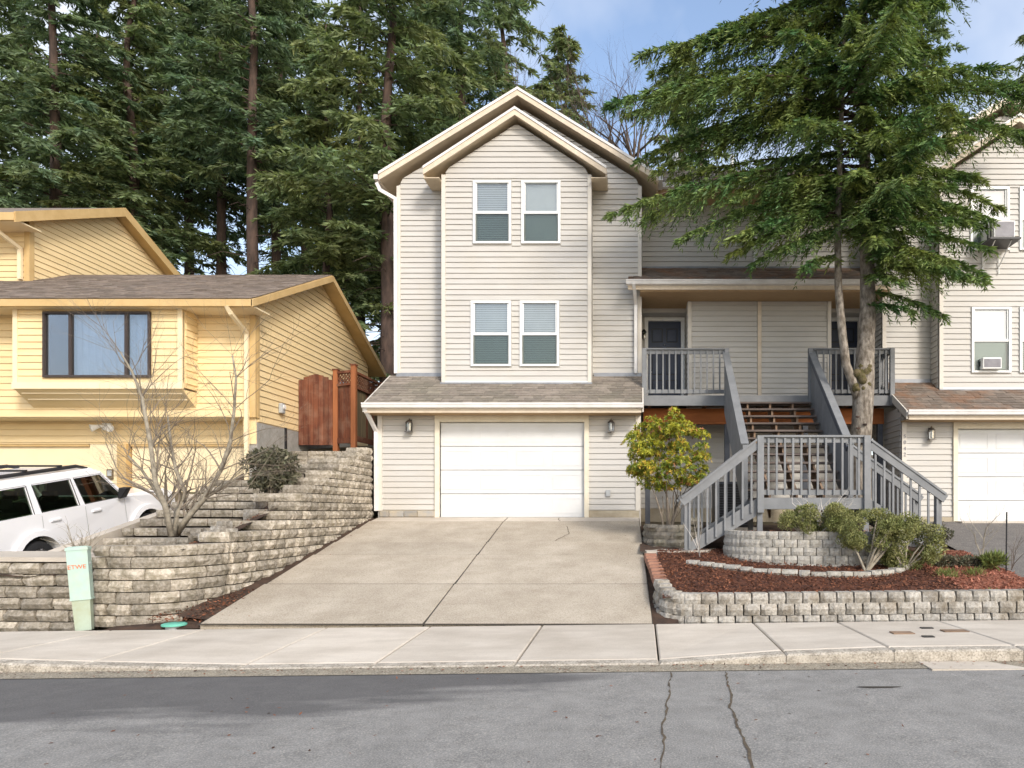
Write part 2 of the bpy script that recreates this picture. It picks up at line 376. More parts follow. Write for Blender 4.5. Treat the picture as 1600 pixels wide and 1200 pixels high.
def kerb_h(x): return lerp(x, [-6.75, -5.55, -4.0, .19, 1.45, 2.52], [.115, .07, .022, .026, .10, .125])
def back_z(x): return .218 + SX * x
side = struct('sidewalk', MB().add([(-60, 7.0, road_z(-60) - .02), (60, 7.0, road_z(60) - .02), (60, 9.02, back_z(60) - .07), (-60, 9.02, back_z(-60) - .07)], [(0, 1, 2, 3)]), 'joint')
kerb = struct('kerb', MB().add([(-60, 7.0, road_z(-60) - .01), (60, 7.0, road_z(60) - .01), (60, 7.15, road_z(60) - .01), (-60, 7.15, road_z(-60) - .01)], [(0, 1, 2, 3)]), 'joint')
def bevel_slab(corners, depth, e=.010, g=.006, gy=None):
    """slab with a rounded edge: corners = 4 top points counter clockwise"""
    ey = (gy - g) if gy else 0; c = [Vector(p) for p in corners]; mid = sum(c, Vector()) / 4
    def ins(d): return [Vector((p.x + (d if p.x < mid.x else -d), p.y + (d + ey if p.y < mid.y else -d - ey), p.z)) for p in c]
    a = ins(g); t = ins(g + e); lo = [Vector((p.x, p.y, p.z - depth)) for p in a]; sh = [Vector((p.x, p.y, p.z - e * .8)) for p in a]
    return MB().add(t + sh + lo, [(0, 1, 2, 3)] + [(i + 4, (i + 1) % 4 + 4, (i + 1) % 4, i) for i in range(4)] + [(i + 8, (i + 1) % 4 + 8, (i + 1) % 4 + 4, i + 4) for i in range(4)])
for a, b in zip(XS, XS[1:]):
    za, zb = road_z(a) + kerb_h(a), road_z(b) + kerb_h(b)
    bevel_slab([(a, 7.155, za + .004), (b, 7.155, zb + .004), (b, 9.0, back_z(b)), (a, 9.0, back_z(a))], .10, .014, .010).build('slab', 'walk', side)
    if -17 < a < 13:
        bevel_slab([(a, 6.975, za - .002), (b, 6.975, zb - .002), (b, 7.155, zb + .003), (a, 7.155, za + .003)], .22, .022, .003).build('kerb_stone', 'kerb', kerb)
# utility covers let into the sidewalk
m = MB()
for i, (x, y, w, d) in enumerate(((2.98, 8.0, .12, .075), (3.16, 7.72, .06, .04), (3.62, 8.1, .14, .07), (3.40, 8.35, .07, .035))):
    zf = road_z(x) + kerb_h(x) + .004; c = zf + (back_z(x) - zf) * (y - 7.155) / 1.845
    MB().box(x - w, x + w, y - d, y + d, c - .02, c + .012).build('cover_plate', 'stringer_wood' if i in (0, 2) else 'black_metal', side)
for x in (3.18, 3.27, 3.36):
    pass
# drain outlet in the kerb at the far left
o = MB().tube([(-6.42, 6.955, road_z(-6.42) + .05), (-6.42, 7.1, road_z(-6.42) + .05)], .052, 12).build('drain_pipe', 'black_metal', kerb)

# our driveway: two columns of slabs
DXL, DXC, DXR = lambda y: lerp(y, [9, 15.7], [-5.66, -5.84]), lambda y: lerp(y, [9, 15.7], [-2.78, -2.95]), lambda y: lerp(y, [9, 15.7], [.17, -.02])
drv = struct('driveway', MB().add([(-5.66, 9.0, drive_z(9) - .011), (.17, 9.0, drive_z(9) - .011), (.0, 15.15, drive_z(15.15) - .011), (-5.82, 15.15, drive_z(15.15) - .011), (-.02, 15.72, drive_z(15.72) - .011), (-5.84, 15.72, drive_z(15.72) - .011)], [(0, 1, 2, 3), (3, 2, 4, 5)]), 'joint')
for fl, fr, ys in ((DXL, DXC, [9.01, 10.7, 12.4, 13.3, 14.4, 15.15, 15.72]), (DXC, DXR, [9.01, 10.7, 12.4, 13.3, 15.15, 15.72])):
    for a, b in zip(ys, ys[1:]):
        s = bevel_slab([(fl(a), a, drive_z(a)), (fr(a), a, drive_z(a)), (fr(b), b, drive_z(b)), (fl(b), b, drive_z(b))], .12, .010, .010, .032).build('slab', 'walk' if b > 15.5 else 'drive', drv)
m = MB(); L = []
rg = random.Random(4)
for t in np.linspace(0, 1, 22):
    y = 15.68 - 2.3 * t; x = lerp(y, [13.4, 13.9, 14.6, 15.3, 15.7], [-1.62, -1.42, -1.5, -1.78, -1.8]) + rg.gauss(0, .012); L.append((x, y, drive_z(y) + .004))
n = len(L); m.v = [(x - .007, y, z) for x, y, z in L] + [(x + .007, y, z) for x, y, z in L]; m.f = [(i, i + n, i + n + 1, i + 1) for i in range(n - 1)]
m.build('crack', 'crack', drv)

# neighbours' driveways
def ydrive_z(y): return lerp(y, [9, 12.3, 16.62], [.06, .38, 1.20])
m = MB()
yy = [9.0, 10.2, 11.3, 12.3, 13.4, 14.5, 15.6, 16.6]
for a, b in zip(yy, yy[1:]): m.add([(-18, a, ydrive_z(a)), (-9.5, a, ydrive_z(a)), (-9.5, b, ydrive_z(b)), (-18, b, ydrive_z(b))], [(0, 1, 2, 3)])
struct('yellow_house_driveway', m, 'drive')
def rdrive_z(y): return lerp(y, [9, 10.5, 15.2, 15.75], [.26, .55, 1.40, 1.44])
m = MB(); yy = [9.0, 9.8, 10.5, 11.5, 12.5, 13.5, 14.5, 15.2, 15.75]
for a, b in zip(yy, yy[1:]): m.add([(5.75, a, rdrive_z(a)), (14, a, rdrive_z(a)), (14, b, rdrive_z(b)), (5.75, b, rdrive_z(b))], [(0, 1, 2, 3)])
struct('right_driveway', m, 'asphalt_old')
MB().box(7.0, 11, 15.3, 15.74, 1.3, 1.446).build('driveway_apron', 'walk', kind='structure')

# ------------------------------------------------------------------ block walls
def block_mesh(name, w, h, d, seed, mat, rough=.018, rnd=.02):
    rg = random.Random(seed); nx_, nz_ = 5, 3; v, f = [], []
    for j in range(nz_):
        for i in range(nx_):
            u, t = i / (nx_ - 1), j / (nz_ - 1)
            e = (i in (0, nx_ - 1)) + (j in (0, nz_ - 1))
            y = -rg.uniform(0, rough) if not e else rg.uniform(.2, 1) * rnd * (1.6 if e == 2 else .8)
            x = (u - .5) * w * (1 - (.03 if e == 2 else 0)); z = t * h * (1 if t < 1 else 1 - .02 * rg.random())
            v.append((x + (rg.uniform(-.01, .01) if 0 < i < nx_ - 1 else 0), y, z))
    for j in range(nz_ - 1):
        for i in range(nx_ - 1):
            a = j * nx_ + i; f.append((a, a + 1, a + 1 + nx_, a + nx_))
    per = [i for i in range(nx_)] + [(j + 1) * nx_ + nx_ - 1 for j in range(nz_ - 1)] + [(nz_ - 1) * nx_ + i for i in range(nx_ - 2, -1, -1)] + [j * nx_ for j in range(nz_ - 2, 0, -1)]
    o = len(v)
    for i in per: v.append((v[i][0] * .97, d, v[i][2]))
    k = len(per)
    for a in range(k): f.append((per[a], o + a, o + (a + 1) % k, per[(a + 1) % k]))
    f.append(tuple(o + a for a in range(k)))
    me = bpy.data.meshes.new(name); me.from_pydata(v, [], f); me.update(); me.materials.append(MAT[mat]); return me

class Path:
    def __init__(s, pts):
        s.p = [Vector((*p, 0)) for p in pts]; s.d = [0]
        for a, b in zip(s.p, s.p[1:]): s.d.append(s.d[-1] + (b - a).length)
        s.L = s.d[-1]
    def at(s, t):
        t = max(0, min(s.L, t))
        for i in range(len(s.p) - 1):
            if t <= s.d[i + 1] + 1e-9:
                k = (t - s.d[i]) / (s.d[i + 1] - s.d[i]); return s.p[i].lerp(s.p[i + 1], k), (s.p[i + 1] - s.p[i]).normalized()
def smooth_path(pts, n=4):
    for _ in range(n):
        q = [pts[0]]
        for a, b in zip(pts, pts[1:]):
            q += [(a[0] * .75 + b[0] * .25, a[1] * .75 + b[1] * .25), (a[0] * .25 + b[0] * .75, a[1] * .25 + b[1] * .75)]
        pts = q + [pts[-1]]
    return Path(pts)
def lay(parent, meshes, path, s0, s1, z, w, setback, rg, gap=.03, off=0.0, keep=None, name='block', zj=.002, tilt=0.0, sz=0.0):
    s = s0 - off
    while s < s1 - .06:
        ww = w * rg.choice((.78, 1, 1, 1, 1.08)) if sz else w
        a, b = max(s, s0), min(s + ww, s1)
        s += ww
        if b - a < .07: continue
        p, t = path.at((a + b) / 2); q, _ = path.at(a); r, _ = path.at(b)
        t = (r - q).normalized() if (r - q).length > .02 else t
        nrm = Vector((t.y, -t.x, 0))
        if keep and not keep(p, z): continue
        p = (q + r) / 2 - nrm * (setback + rg.uniform(-.006, .006))
        o = put(name, rg.choice(meshes), parent, (p.x, p.y, z + rg.uniform(0, zj)), math.atan2(t.y, t.x) + rg.gauss(0, .012), ((b - a - gap) / w, 1, 1))
        if tilt: o.rotation_euler.y = rg.gauss(0, tilt)

rg = random.Random(11)
BT = [block_mesh('block', .46, .143, .26, i, 'block_tan', .028, .034) for i in range(6)]
BTs = [block_mesh('block', .30, .143, .26, 20 + i, 'block_tan', .034, .038) for i in range(4)]
W1 = thing('retaining_wall', 'tall stepped retaining wall of tan stone blocks along the left driveway edge', 'wall', (-6.3, 11, .1))
wp = smooth_path([(-7.3, 9.32), (-6.75, 9.22), (-6.2, 9.32), (-5.94, 10.0), (-5.80, 11), (-5.82, 13), (-5.87, 15.3), (-5.90, 15.73)], 3)
def s_of_y(y):
    for t in np.linspace(0, wp.L, 400):
        if wp.at(t)[0].y >= y and t > 1.0: return float(t)
    return wp.L
above = lambda p, z: z + .15 > drive_z(max(9, p.y)) - .04
starts = {}
tops = [(1.40, 10.24), (1.55, 11.17), (1.70, 11.7), (1.85, 12.0), (2.0, 12.26), (2.16, 12.5), (2.31, 13.0), (2.46, 13.4), (2.62, 13.9), (2.78, 14.4), (2.93, 14.9), (3.08, 15.4)]
z = .13
for k in range(19):
    top = z + .155
    s0 = 0.0
    for tz, ty in tops:
        if top > tz - .07: s0 = s_of_y(ty)
    sb = .004 * k
    front_end = s_of_y(10.2)
    if s0 < front_end: lay(W1, BT, wp, s0, front_end, z, .46, sb, rg, off=(.23 if k % 2 else .08), keep=above, sz=1)
    lay(W1, BTs, wp, max(s0, front_end), wp.L, z, .30, sb, rg, off=(.15 if k % 2 else .05), keep=above, sz=1)
    if s0 > 0.5:   # the end of each raised course turns in to the terrace
        p, t = wp.at(s0)
        nb = 2 if k in (8, 11, 13, 15, 16) else 1
        for j in range(nb):
            put('block', rg.choice(BT), W1, (p.x - .27 - .004 * k - .46 * j, p.y - .02 + rg.uniform(-.02, .02) + .1 * j, z), rg.gauss(0, .05), (.95, 1, 1))
    z += .155
W2 = thing('retaining_wall', 'low bulging stone block wall left of the pale green utility post', 'wall', (-8.4, 9.5, .05))
BU = [block_mesh('block', .47, .146, .3, 40 + i, 'block_tan', .03, .05) for i in range(5)]
p2 = smooth_path([(-10.6, 10.9), (-9.9, 9.9), (-9.1, 9.5), (-8.2, 9.42), (-7.42, 9.40)], 3)
for k in range(6):
    lay(W2, BU, p2, 0, p2.L, .02 + .158 * k, .47, .02 * k, rg, gap=.03, off=(.24 if k % 2 else .02), tilt=.012)
cp = [(-10.5, 11.0), (-9.75, 10.0), (-9.05, 9.62), (-8.2, 9.54), (-7.4, 9.52), (-7.4, 10.3), (-9.4, 11.1)]
MB().add([(x, y, .975) for x, y in cp] + [(x, y, 1.035) for x, y in cp], [tuple(range(6, -1, -1)), tuple(range(7, 14))] + [(i, (i + 1) % 7, (i + 1) % 7 + 7, i + 7) for i in range(7)]).build('cap_slab', 'walk', W2)

# terrace soil behind the left walls
def step_z(y): return lerp(y, [9.4, 11.6, 12.2, 17.7, 18.6, 22], [1.03, 1.06, 1.15, 3.2, 3.3, 3.4])
def wall_z(y): return lerp(y, [9.4, 10.2, 15.5, 18.0, 22], [1.16, 1.2, 2.86, 3.25, 3.4])
def terr_z(x, y): return lerp(x, [-9.4, -7.7, -7.35, -6.25], [step_z(y) - .22, step_z(y) - .20, step_z(y) - .02, wall_z(y)])
m = MB(); tx = np.linspace(-9.38, -6.16, 18); ty = list(np.linspace(9.5, 22, 50))
rg2 = random.Random(3)
m.v = [(x, y, terr_z(x, y) - .03 + rg2.uniform(-.02, .02)) for y in ty for x in tx]
m.f = [(j * 18 + i, j * 18 + i + 1, (j + 1) * 18 + i + 1, (j + 1) * 18 + i) for j in range(len(ty) - 1) for i in range(17)]
m.add([(-6.3, 15.75, 3.0), (-5.855, 15.75, 3.0), (-5.855, 22, 3.4), (-6.3, 22, 3.4)], [(0, 1, 2, 3)])
struct('terrace_soil', m, 'soil', True)
m = MB(); 
m.v = []; m.f = []
for a, b in zip(np.linspace(9.2, 15.6, 14), np.linspace(9.2, 15.6, 14)[1:]):
    m.add([(-6.06, a, drive_z(a) + .03), (DXL(a) - .0, a, drive_z(a) - .015), (DXL(b) - .0, b, drive_z(b) - .015), (-6.06, b, drive_z(b) + .03)], [(0, 1, 2, 3)])
m.add([(-6.9, 9.02, .13), (-5.64, 9.02, .16), (-5.64, 9.3, .24), (-6.9, 9.3, .15)], [(0, 1, 2, 3)])
struct('mulch_strip', m, 'soil')

# stone steps up to the gate
ST = thing('stone_steps', 'wide stone block steps climbing beside the yellow house to the wooden gate', 'steps', (-8.4, 12.2, 1.1))
BS = [block_mesh('block', .42, .135, .44, 60 + i, 'block_tan', .02, .018) for i in range(5)]
for k in range(13):
    y = 12.15 + .445 * k; zz = 1.06 + .164 * k
    xl = -9.28 if y < 15.6 else -8.68
    xr = -7.55 if k < 5 else (-7.7 if k < 9 else -7.1)
    pth = Path([(xl, y), (xr, y)])
    lay(ST, BS, pth, 0, pth.L, zz, .42, 0, rg, gap=.014, off=(.21 if k % 2 else 0), zj=.004)
# concrete side wall of the yellow house driveway, running uphill
CW = MB()
for a, b in zip(np.linspace(11.2, 15.9, 5), np.linspace(11.2, 15.9, 5)[1:]):
    za, zb = lerp(a, [11.2, 11.7, 15.9], [.98, 1.12, 2.12]), lerp(b, [11.2, 11.7, 15.9], [.98, 1.12, 2.12])
    CW.hexa([(-9.56, a, .2), (-9.36, a, .2), (-9.36, b, .4), (-9.56, b, .4)], [(-9.56, a, za), (-9.36, a, za), (-9.36, b, zb), (-9.56, b, zb)])
cwall = tag(CW.build('concrete_wall', 'walk'), 'sloping concrete kerb wall between the white car and the stone steps', 'wall')
# odd stones and rubble on the terrace
for i, (x, y, w, nme, lab) in enumerate(((-6.95, 11.15, .5, 'loose_stone', 'big square cut stone lying on the terrace right of the bare tree'),
                                         (-7.25, 12.0, .34, 'loose_stone', 'upright red brown stone behind the bare tree trunks'),
                                         (-6.75, 12.35, .4, 'loose_stone', 'grey rounded stone left of the dark leaved shrub'))):
    me = block_mesh('loose_stone', w, .2, .3, 80 + i, ('block_tan', 'brick_red', 'block_grey')[i], .03, .04)
    tag(put(nme, me, None, (x, y, terr_z(x, y) - .06), .2 * i - .1), lab, 'stone')
m = MB(); 
for i, (px, py, Y) in enumerate(((325, 828, 10.6), (345, 822, 10.7), (318, 840, 10.4), (335, 843, 10.4), (355, 836, 10.5), (305, 822, 10.8))):
    p = P(px, py, Y); put_me = block_mesh('paver', .17, .11, .14, 90 + i, 'block_grey', .012, .012)
    o = put('paver', put_me, None, (p.x, p.y, terr_z(p.x, p.y) + .0 + .08 * (i % 2)), random.uniform(-.3, .3))
    tag(o, ['upper left', 'upper right', 'lower left', 'lower middle', 'lower right', 'topmost'][i] + ' of the small grey pavers heaped right of the bare tree base', 'paver', 'small pavers heaped by the bare tree')

# ------------------------------------------------------------------ right hand garden beds
def bed_z(x, y): return lerp(y, [9.2, 12.4, 13.2, 16], [.50, 1.0, 1.08, 1.35]) - (.06 if x > 4.6 else 0) * 1
def sheet(name, mat, x0, x1, y0, y1, zf, n=40, mm=24, seed=0, j=.015):
    rg_ = random.Random(seed); m = MB(); xs, ys = np.linspace(x0, x1, n), np.linspace(y0, y1, mm)
    m.v = [(x, y, zf(x, y) + rg_.uniform(-j, j)) for y in ys for x in xs]
    m.f = [(b * n + a, b * n + a + 1, (b + 1) * n + a + 1, (b + 1) * n + a) for b in range(mm - 1) for a in range(n - 1)]
    return struct(name, m, mat, True)
sheet('mulch_bed', 'mulch', .30, 4.45, 9.30, 12.35, bed_z, 60, 40, 1)
sheet('red_mulch_bed', 'mulch_red', 4.45, 5.78, 9.30, 12.6, bed_z, 24, 36, 2)
sheet('soil_under_deck', 'soil', .0, 5.8, 12.3, 17.2, lambda x, y: bed_z(x, y) - .02, 30, 20, 3)
def chips(name, mat, x0, x1, y0, y1, zf, n, seed, label):
    rg_ = np.random.default_rng(seed); p = np.stack([rg_.uniform(x0, x1, n), rg_.uniform(y0, y1, n), np.zeros(n)], 1)
    p[:, 2] = [zf(a, b) + .008 for a, b in p[:, :2]]; p[:, 2] += rg_.uniform(0, .02, n)
    d = rg_.normal(0, 1, (n, 3)); d[:, 2] *= .35
    v, q = diamonds(p, d, rg_.uniform(.025, .07, n), rg_.uniform(.005, .012, n), rg_, .7)
    o = put(name, fast_mesh(name, v, q, mat)); o['kind'] = 'stuff'; o['label'] = label; o['category'] = 'mulch'; return o
chips('bark_mulch', 'chips', .3, 4.5, 9.32, 12.3, bed_z, 16000, 5, 'dark reddish bark chips covering the bed right of the driveway')
chips('red_bark_mulch', 'chips_red', 4.4, 5.75, 9.32, 12.5, bed_z, 7000, 6, 'pale red bark chips at the right end of the garden bed')
chips('leaf_litter', 'chips', -6.4, -5.66, 9.05, 10.4, lambda x, y: drive_z(max(9, y)) + .0, 900, 8, 'brown bark litter along the foot of the left retaining wall')
chips('terrace_litter', 'chips', -7.7, -6.3, 9.8, 12.5, lambda x, y: terr_z(x, y) - .02, 900, 9, 'brown litter on the terrace around the bare tree')

BG = [block_mesh('block', .215, .15, .2, 100 + i, 'block_grey', .018, .028) for i in range(6)]
GW = thing('garden_wall', 'low three course grey block wall along the sidewalk around the mulch bed', 'wall', (2.5, 9.2, .2))
gp = smooth_path([(.02, 12.1), (.10, 11), (.17, 9.9), (.24, 9.35), (.55, 9.16), (1.2, 9.13), (3, 9.13), (5.6, 9.13)], 3)
BRK = block_mesh('block', .215, .12, .2, 130, 'brick_red', .01, .012)
for k in range(3):
    z0 = [.165, .285, .42][k]
    s0 = 0
    s = s0 - (.11 if k % 2 else 0)
    while s < gp.L - .1:
        a, b = max(0, s), min(gp.L, s + .222); s += .222
        q, _ = gp.at(a); r, _ = gp.at(b); p = (q + r) / 2; t = (r - q).normalized(); nrm = Vector((t.y, -t.x, 0))
        rise = lerp(p.y, [9.2, 12.1], [0, .42]) if p.y > 9.2 else 0
        red = p.y > 10.1
        if red and k < 2: continue
        zc = z0 + SX * p.x + rise + (0 if k else -.02)
        p = p - nrm * (.022 * k + rg.uniform(-.005, .005))
        me = rg.choice(BG)
        o = put('block', BRK if red else me, GW, (p.x, p.y, zc), math.atan2(t.y, t.x) + rg.gauss(0, .02), ((b - a - .016) / .215, 1, .9 if k < 1 else 1))
m = MB()
for a_, b_ in zip(np.linspace(9.05, 12.1, 9), np.linspace(9.05, 12.1, 9)[1:]): m.add([(DXR(a_) - .03, a_, drive_z(a_) - .03), (.5, a_, drive_z(a_) - .02), (.5, b_, drive_z(b_) - .02), (DXR(b_) - .03, b_, drive_z(b_) - .03)], [(0, 1, 2, 3)])
struct('bed_edge_soil', m, 'soil')
EDGE = thing('stone_edging', 'single curving row of pale stones lying on the dark mulch', 'edging', (2.2, 10.5, .7))
BE = [block_mesh('block', .25, .10, .15, 120 + i, 'block_pale', .02, .03) for i in range(5)]
ep = smooth_path([(.72, 11.2), (1.5, 10.75), (2.2, 10.45), (2.9, 10.35), (3.6, 10.4), (4.1, 10.75), (4.35, 11.15)], 3)
s = 0
while s < ep.L:
    w = rg.uniform(.17, .30); q, _ = ep.at(s); r, _ = ep.at(s + w); s += w
    if (r - q).length < .05: break
    p = (q + r) / 2; t = (r - q).normalized()
    put('block', rg.choice(BE), EDGE, (p.x, p.y, bed_z(p.x, p.y) - .02), math.atan2(t.y, t.x) + rg.gauss(0, .06), (w / .27, 1, rg.uniform(.85, 1.1)))
BP = [block_mesh('block', .20, .125, .18, 140 + i, 'block_pale', .010, .018) for i in range(6)]
UW = thing('planter_wall', 'curved pale block planter wall in front of the grey stair landing', 'wall', (2.4, 11.4, .8))
up = smooth_path([(1.55, 12.55), (1.38, 12.2), (1.40, 11.75), (1.75, 11.35), (2.4, 11.15), (3.1, 11.05), (3.9, 11.15), (4.5, 11.6), (4.6, 12.2)], 3)
for k in range(5):
    zz = .70 + .128 * k
    lay(UW, BP, up, 0, up.L, zz, .20, .016 * k, rg, gap=.012, off=(.1 if k % 2 else 0))
m = MB(); pl = []
for t_ in np.linspace(0, up.L, 40):
    p_, tg_ = up.at(float(t_)); pl.append((p_.x - tg_.y * .16, p_.y + tg_.x * .16, 1.29))
m.add(pl, [tuple(range(40))]); struct('planter_soil', m, 'mulch')
chips('planter_mulch', 'chips', 1.75, 4.25, 11.5, 12.4, lambda x, y: 1.29, 2500, 12, 'orange brown bark chips heaped in the curved planter')
BD = [block_mesh('block', .23, .125, .2, 160 + i, 'block_dark', .022, .03) for i in range(6)]
PW = thing('planter_wall', 'small dark mossy block planter around the yellow green shrub', 'wall', (.55, 13.1, 1.0))
pp = smooth_path([(.02, 14.0), (.06, 13.2), (.22, 12.78), (.6, 12.66), (1.0, 12.75), (1.2, 13.1)], 3)
for k in range(4):
    lay(PW, BD, pp, 0, pp.L, .90 + .13 * k, .23, .015 * k, rg, gap=.01, off=(.11 if k % 2 else 0), tilt=.02)
put('block', BD[1], PW, (.98, 12.78, 1.42), .2, (.9, 1, 1))
sheet('planter_earth', 'soil', .12, 1.15, 12.85, 15.6, lambda x, y: 1.36, 8, 12, 13)
# concrete pad at the foot of the left stair flight
m = MB().hexa([(.12, 12.15, .7), (1.15, 12.05, .7), (1.35, 12.55, .7), (.06, 12.6, .7)], [(.12, 12.15, .965), (1.15, 12.05, .985), (1.35, 12.55, 1.005), (.06, 12.6, .99)])
struct('path_pad', m, 'walk')
# ------------------------------------------------------------------ clapboard walls, windows, roofs
GROOVE = .012
def clap(parent, mat, pt, z0, z1, bounds, pitch, openings=(), name='siding_board', join=False):
    """lapped boards, each an object; pt(u, off, z) -> world point; bounds(z) -> (u0, u1)"""
    jm = MB(); k = 0
    def one(u0a, u1a, u0b, u1b, za, zb):
        h = zb - za; t = (.008 + .016 * (1 - min(1, h / pitch)))
        m = jm if join else MB()
        m.hexa([pt(u0a, .026, za), pt(u1a, .026, za), pt(u1a, -.004, za), pt(u0a, -.004, za)], [pt(u0b, .008, zb), pt(u1b, .008, zb), pt(u1b, -.004, zb), pt(u0b, -.004, zb)])
        if not join: m.build(name, mat, parent)
    while z0 + k * pitch < z1 - .03:
        za = z0 + k * pitch; zb = min(za + pitch, z1) - GROOVE; k += 1
        a0, a1 = bounds(za); b0, b1 = bounds(zb)
        if a1 - a0 < .08: continue
        if b1 <= b0: b0 = b1 = (b0 + b1) / 2
        cuts = sorted([o for o in openings if o[2] < zb - .015 and o[3] > za + .015 and o[0] < a1 and o[1] > a0])
        if not cuts: one(a0, a1, b0, b1, za, zb); continue
        cur_a, cur_b = a0, b0
        for (o0, o1, oz0, oz1) in cuts:
            if o0 - cur_a > .03: one(cur_a, o0, cur_b, o0, za, zb)
            if oz0 > za + .03: one(o0, o1, o0, o1, za, oz0 - .004)
            if oz1 < zb - .03: one(o0, o1, o0, o1, oz1 + .004, zb)
            cur_a = cur_b = o1
        if a1 - cur_a > .03: one(cur_a, a1, cur_b, b1, za, zb)
    if join:
        o = jm.build('siding', mat, parent); o['kind'] = 'stuff'
def front(Yp): return lambda u, off, z: (u, Yp - off, z)
def faceL(Xp): return lambda u, off, z: (Xp - off, u, z)     # wall that looks towards -X
def faceR(Xp): return lambda u, off, z: (Xp + off, u, z)     # wall that looks towards +X
def holed(x0, x1, y0, y1, z0, z1, openings):
    m = MB(); xs = sorted({x0, x1, *[min(max(v, x0), x1) for o in openings for v in o[:2]]}); zs = sorted({z0, z1, *[v for o in openings for v in o[2:]]})
    for a, b in zip(xs, xs[1:]):
        for c, d in zip(zs, zs[1:]):
            if not any(o[0] <= (a + b) / 2 <= o[1] and o[2] <= (c + d) / 2 <= o[3] for o in openings): m.box(a, b, y0, y1, c, d)
    return m
def shingles(parent, mat, a, b, c, d, seed, expo=.15, w=.30, name='shingles'):
    """rows of shingle tabs over the roof plane a (eave left), b (eave right), c (ridge right), d (ridge left)"""
    a, b, c, d = map(Vector, (a, b, c, d)); rg = random.Random(seed); m = MB()
    up = ((d - a) + (c - b)); H = up.length / 2; rows = int(H / expo)
    nrm = (b - a).cross(d - a).normalized(); nrm = nrm if nrm.z > 0 else -nrm
    for r in range(rows + 1):
        t0, t1 = r / (rows + .3), min(1, (r + 1.25) / (rows + .3))
        p0, p1, q0, q1 = a.lerp(d, t0), b.lerp(c, t0), a.lerp(d, t1), b.lerp(c, t1)
        L = (p1 - p0).length; u = -rg.uniform(0, w)
        while u < L:
            ww = w * rg.uniform(.55, 1.25); s0, s1 = max(0, u + .003), min(L, u + ww - .003); u += ww
            if s1 - s0 < .03: continue
            h = rg.uniform(.010, .022); f0, f1 = s0 / L, s1 / L
            A, B, C, D = p0.lerp(p1, f0), p0.lerp(p1, f1), q0.lerp(q1, f1), q0.lerp(q1, f0)
            m.add([A + nrm * h, B + nrm * h, C + nrm * .004, D + nrm * .004, A, B], [(0, 1, 2, 3), (4, 5, 1, 0), (4, 0, 3), (5, 2, 1)])
    o = m.build(name, mat, parent); o['kind'] = 'stuff'; return o
def quad(x0, x1, y, z0, z1): return MB().add([(x0, y, z0), (x1, y, z0), (x1, y, z1), (x0, y, z1)], [(0, 1, 2, 3)])
def window(parent, x0, x1, z0, z1, Y, kind, seed=0):
    """white single hung window: frame, two sashes, panes, insect screen and blind"""
    f = .055; zm = z0 + (z1 - z0) * .49
    fr = MB(); fr.box(x0, x0 + f, Y - .045, Y + .06, z0, z1).box(x1 - f, x1, Y - .045, Y + .06, z0, z1).box(x0 + f, x1 - f, Y - .045, Y + .06, z1 - f, z1).box(x0 + f, x1 - f, Y - .055, Y + .06, z0, z0 + f * .8)
    w = fr.build('window', 'white_vinyl', parent)
    MB().box(x0 + f, x1 - f, Y - .03, Y + .03, zm - .025, zm + .035).build('meeting_rail', 'white_vinyl', w)
    s = .035
    m = MB().box(x0 + f, x0 + f + s, Y - .018, Y + .03, zm + .035, z1 - f).box(x1 - f - s, x1 - f, Y - .018, Y + .03, zm + .035, z1 - f)
    m.build('upper_sash', 'white_vinyl', w)
    m = MB().box(x0 + f, x0 + f + s, Y + .01, Y + .04, z0 + f * .8, zm - .025).box(x1 - f - s, x1 - f, Y + .01, Y + .04, z0 + f * .8, zm - .025).box(x0 + f + s, x1 - f - s, Y + .01, Y + .04, z0 + f * .8, z0 + f * .8 + .04)
    m.build('lower_sash', 'gutter', w)
    quad(x0 + f + s, x1 - f - s, Y + .006, zm + .035, z1 - f).build('pane', 'glass_clear', w)
    quad(x0 + f + s, x1 - f - s, Y + .024, z0 + f * .8 + .04, zm - .025).build('pane', 'glass_clear', w)
    quad(x0 + f + .006, x1 - f - .006, Y - .012, z0 + f * .8, zm - .026).build('insect_screen', 'glass_screen', w)
    MB().add([(x0, Y + .20, z0), (x1, Y + .20, z0), (x1, Y + .20, z1), (x0, Y + .20, z1)], [(0, 1, 2, 3)]).build('room', 'room', w)
    if kind == 'blind':
        m = MB(); n = int((z1 - z0) / .052)
        for k in range(n):
            zz = z0 + .05 + k * .052; m.add([(x0 + f, Y + .075, zz + .004), (x1 - f, Y + .075, zz + .004), (x1 - f, Y + .088, zz + .053), (x0 + f, Y + .088, zz + .053)], [(0, 1, 2, 3)])
        o = m.build('blind', 'blind', w); o['kind'] = 'stuff'
    elif kind == 'shade':
        MB().box(x0 + f, x1 - f, Y + .08, Y + .083, z0 + .05, z1 - f).build('roller_shade', 'blind', w)
    return w
def gutter_run(parent, x0, x1, y, z, mat='gutter'):
    m = MB().prismx([(y - .02, z - .10), (y - .09, z - .085), (y - .105, z - .02), (y - .115, z - .015), (y - .115, z + .015), (y - .10, z + .015), (y - .085, z - .03), (y - .02, z - .03), (y, z - .02), (y, z - .10)], x0, x1)
    return m.build('gutter', mat, parent)
def downspout(parent, pts, mat='gutter', w=.075, h=.06):
    m = MB()
    for p, q in zip(pts, pts[1:]):
        p, q = Vector(p), Vector(q); d = (q - p).normalized() * .025
        m.bar(p - d, q + d, w, h, (0, 1, 0) if abs(d.z) > abs(d.y) else (0, 0, 1))
    return m.build('downspout', mat, parent)

